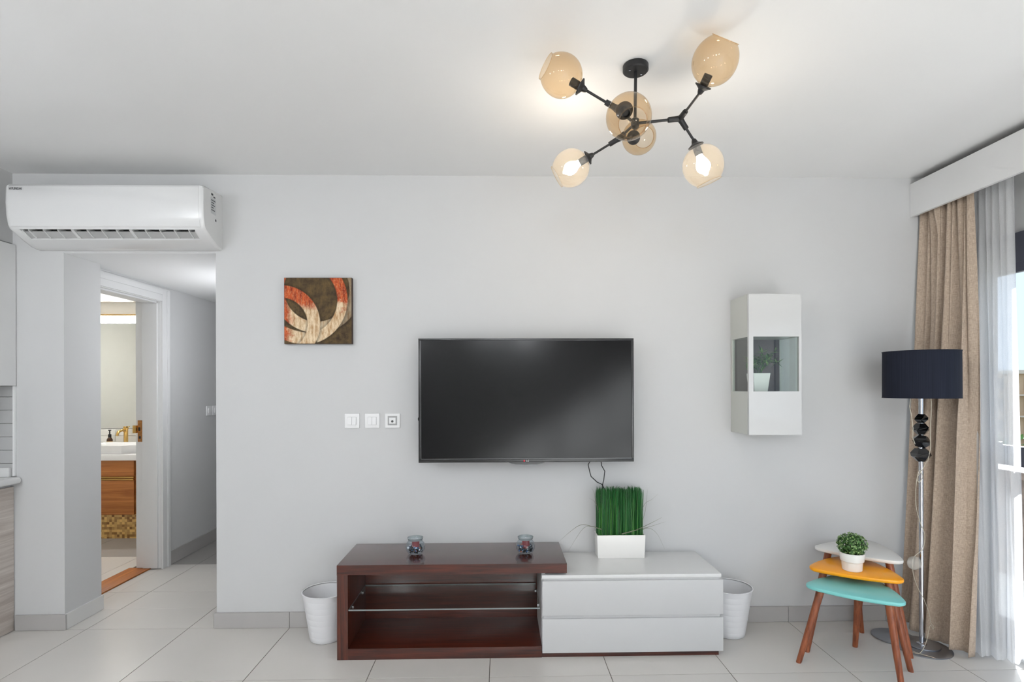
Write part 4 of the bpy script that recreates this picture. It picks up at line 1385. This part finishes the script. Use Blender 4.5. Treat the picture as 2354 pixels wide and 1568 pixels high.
lead = [(0.03, -0.03, 1.02), (0.01, -0.03, 0.98), (-0.022, -0.028, 0.93), (-0.012, -0.03, 0.905), (0.006, -0.03, 0.935), (-0.010, -0.028, 0.97), (-0.028, -0.028, 0.90), (-0.030, -0.028, 0.78),
        (-0.008, -0.030, 0.69), (0.018, -0.026, 0.62), (0.012, -0.020, 0.55), (-0.005, -0.028, 0.53), (-0.045, -0.045, 0.50), (-0.050, -0.05, 0.44), (-0.030, -0.05, 0.36), (0.015, -0.05, 0.27), (0.040, -0.05, 0.20),
        (0.050, -0.05, 0.15), (0.065, -0.05, 0.13), (0.06, -0.05, 0.115), (0.045, -0.06, 0.14), (0.02, -0.09, 0.06), (-0.02, -0.12, 0.02), (-0.09, -0.06, 0.018), (-0.03, -0.10, 0.016), (0.07, -0.155, 0.012)]
MB().tube(smooth_path([(lx + a + 0.75 * b, ly + b, c) for a, b, c in lead]), 0.0016, 6).build('mains_lead', 'cord_clear', fp)
sw_ = MB().lathe([(0.012, 0), (0.034, 0.004), (0.036, 0.008), (0.034, 0.012), (0.014, 0.016)], (lx - 0.080, ly - 0.048, 0.475), (-0.25, -1, 0.1), 32).build('cord_switch', 'clear_plastic', fp)

# ------------------------------------------------------------------ ceiling lamp with six amber globes
cl = thing('ceiling_lamp', (0.538, -1.152, 2.70), 'black branching ceiling lamp with six amber glass globes, two lit', 'lamp')
HUB = Vector((0.535, -1.152, 2.470))
MB().lathe([(0.048, 0), (0.050, 0.003), (0.050, 0.022), (0.046, 0.026), (0.012, 0.027)], (0.538, -1.152, 2.70), (0, 0, -1), 40).build('canopy', 'black_metal', cl)
for a in (0.5, 3.6):
    MB().lathe([(0.004, 0.026), (0.004, 0.029)], (0.538 + 0.03 * math.cos(a), -1.152 + 0.03 * math.sin(a), 2.70), (0, 0, -1), 12).build('screw', 'chrome', cl)
MB().rod((0.538, -1.152, 2.675), HUB, 0.006).build('stem', 'black_metal', cl)
MB().lathe([(0.008, -0.022), (0.016, -0.015), (0.016, 0.015), (0.008, 0.022)], HUB, (0, 0, 1), 20).build('hub', 'black_metal', cl)
A_, B_, C_ = Vector((0.714, -1.152, 2.490)), Vector((0.431, -1.300, 2.453)), Vector((0.506, -1.000, 2.480))
globes = [(B_, Vector((0.229, -1.300, 2.572)), 0.076, None, False),
          (A_, Vector((0.768, -1.370, 2.588)), 0.080, Vector((0.18, -0.35, 0.45)), False),
          (B_, Vector((0.447, -1.420, 2.365)), 0.078, Vector((0.02, -0.76, -0.65)), False),
          (C_, Vector((0.640, -0.800, 2.575)), 0.077, None, False),
          (C_, Vector((0.313, -0.910, 2.389)), 0.080, None, True),
          (A_, Vector((0.817, -1.120, 2.319)), 0.080, Vector((0.12, 0.02, -0.30)), True)]
for Y_ in (A_, B_, C_):
    d = (Y_ - HUB).normalized()
    MB().rod(HUB, Y_ - d * 0.03, 0.0055).build('arm', 'black_metal', cl)
    ye = MB().lathe([(0.0125, -0.006), (0.014, 0.0), (0.0125, 0.006)], Y_, (0, 1, 0), 16).build('y_joint', 'black_metal', cl)
    ends = [HUB]
    for (J, G, R, ax, lit) in globes:
        if J is Y_:
            a_ = (ax or (G - J)).normalized()
            ends.append(G - a_ * (R * 1.02 + 0.02))
    for e in ends:
        q = (e - Y_).normalized()
        MB().lathe([(0.0125, 0.0), (0.0110, 0.020), (0.0105, 0.046), (0.0095, 0.048)], Y_, q, 12).build('joint_arm', 'black_metal', ye)
for (J, G, R, ax, lit) in globes:
    a = (ax or (G - J)).normalized()
    neck = G - a * R * 0.97
    cup = neck - a * 0.026
    MB().rod(J, cup, 0.0048).build('branch', 'black_metal', cl)
    MB().lathe([(0.007, -0.006), (0.010, 0.0), (0.013, 0.010), (0.024, 0.017), (0.030, 0.020), (0.031, 0.024), (0.020, 0.026)], cup, a, 28).build('cup', 'black_metal', cl)
    MB().lathe([(0.014, 0.0), (0.0155, 0.004), (0.0155, 0.035), (0.013, 0.036), (0.012, 0.02)], neck, a, 20).build('socket', 'black_metal', cl)
    prof = []
    for k in range(26):
        ph = lerp(math.radians(17), math.radians(143), k / 25)
        prof.append((R * math.sin(ph) * (1.0 if ph < PI / 2 else 1.0), -R * math.cos(ph) * (1 if ph < PI / 2 else 1.08)))
    prof.append((prof[-1][0] + 0.0012, prof[-1][1] + 0.003))
    g = MB().lathe(prof, G, a, 48, False, False).build('globe', 'amber_glass', cl, angle=60)
    e_ = prof[-1]
    MB().lathe([(e_[0] - 0.0012, e_[1] - 0.001), (e_[0] + 0.0012, e_[1] - 0.001), (e_[0] + 0.0012, e_[1] + 0.0012), (e_[0] - 0.0012, e_[1] + 0.0012)], G, a, 48, False, False).build('lip', 'amber_glass', g)
    if lit:
        bp_ = [(0.012, 0.0), (0.014, 0.012), (0.022, 0.028), (0.0275, 0.045), (0.027, 0.056), (0.020, 0.068), (0.008, 0.074), (0.001, 0.0745)]
        MB().lathe(bp_, neck + a * 0.034, a, 24).build('bulb', 'bulb_lit', cl)

# ------------------------------------------------------------------ unseen opal globes added as fill, behind the camera and by the kitchen
for k, (x, y, lab) in enumerate(((-2.2, -3.6, 'added opal fill globe behind the camera at the left, nearer one'), (-0.2, -4.6, 'added opal fill globe behind the camera at the right, nearer one'),
                                  (-1.6, -5.6, 'added opal fill globe behind the camera at the left, farther one'), (0.4, -5.7, 'added opal fill globe behind the camera at the right, farther one'),
                                  (-2.65, -2.5, 'added opal fill globe out of view by the kitchen'))):
    t = thing('fill_globe', (x, y, 2.70), lab, 'lamp', 'added fill globes')
    MB().lathe([(0.05, 0), (0.05, 0.02), (0.01, 0.024)], (x, y, 2.70), (0, 0, -1), 24).build('canopy', 'black_metal', t)
    MB().rod((x, y, 2.68), (x, y, 2.46), 0.004).build('cord', 'black_metal', t)
    MB().lathe([(0.15 * math.sin(PI * i / 20) + 0.0005, -0.15 * math.cos(PI * i / 20)) for i in range(21)], (x, y, 2.33), (0, 0, 1), 32).build('globe', 'fill_opal', t)

# fill light added to brighten hall and pillar, hidden behind the TV wall
hp = thing('hall_fill_light', (XE, 0.85, 1.62), 'added half round opal fill light hidden in the hall', 'lamp')
B(XE - 0.014, XE - 0.001, 0.75, 0.95, 1.60, 1.90).build('back_plate', 'white_plastic', hp, bevel=0.003)
hpf = [(XE - 0.014 - 0.075 * math.sin(PI * i / 16), 0.85 - 0.09 * math.cos(PI * i / 16)) for i in range(17)]
MB().prism(hpf, 1.62, 1.88).build('diffuser', 'hall_fill_opal', hp)
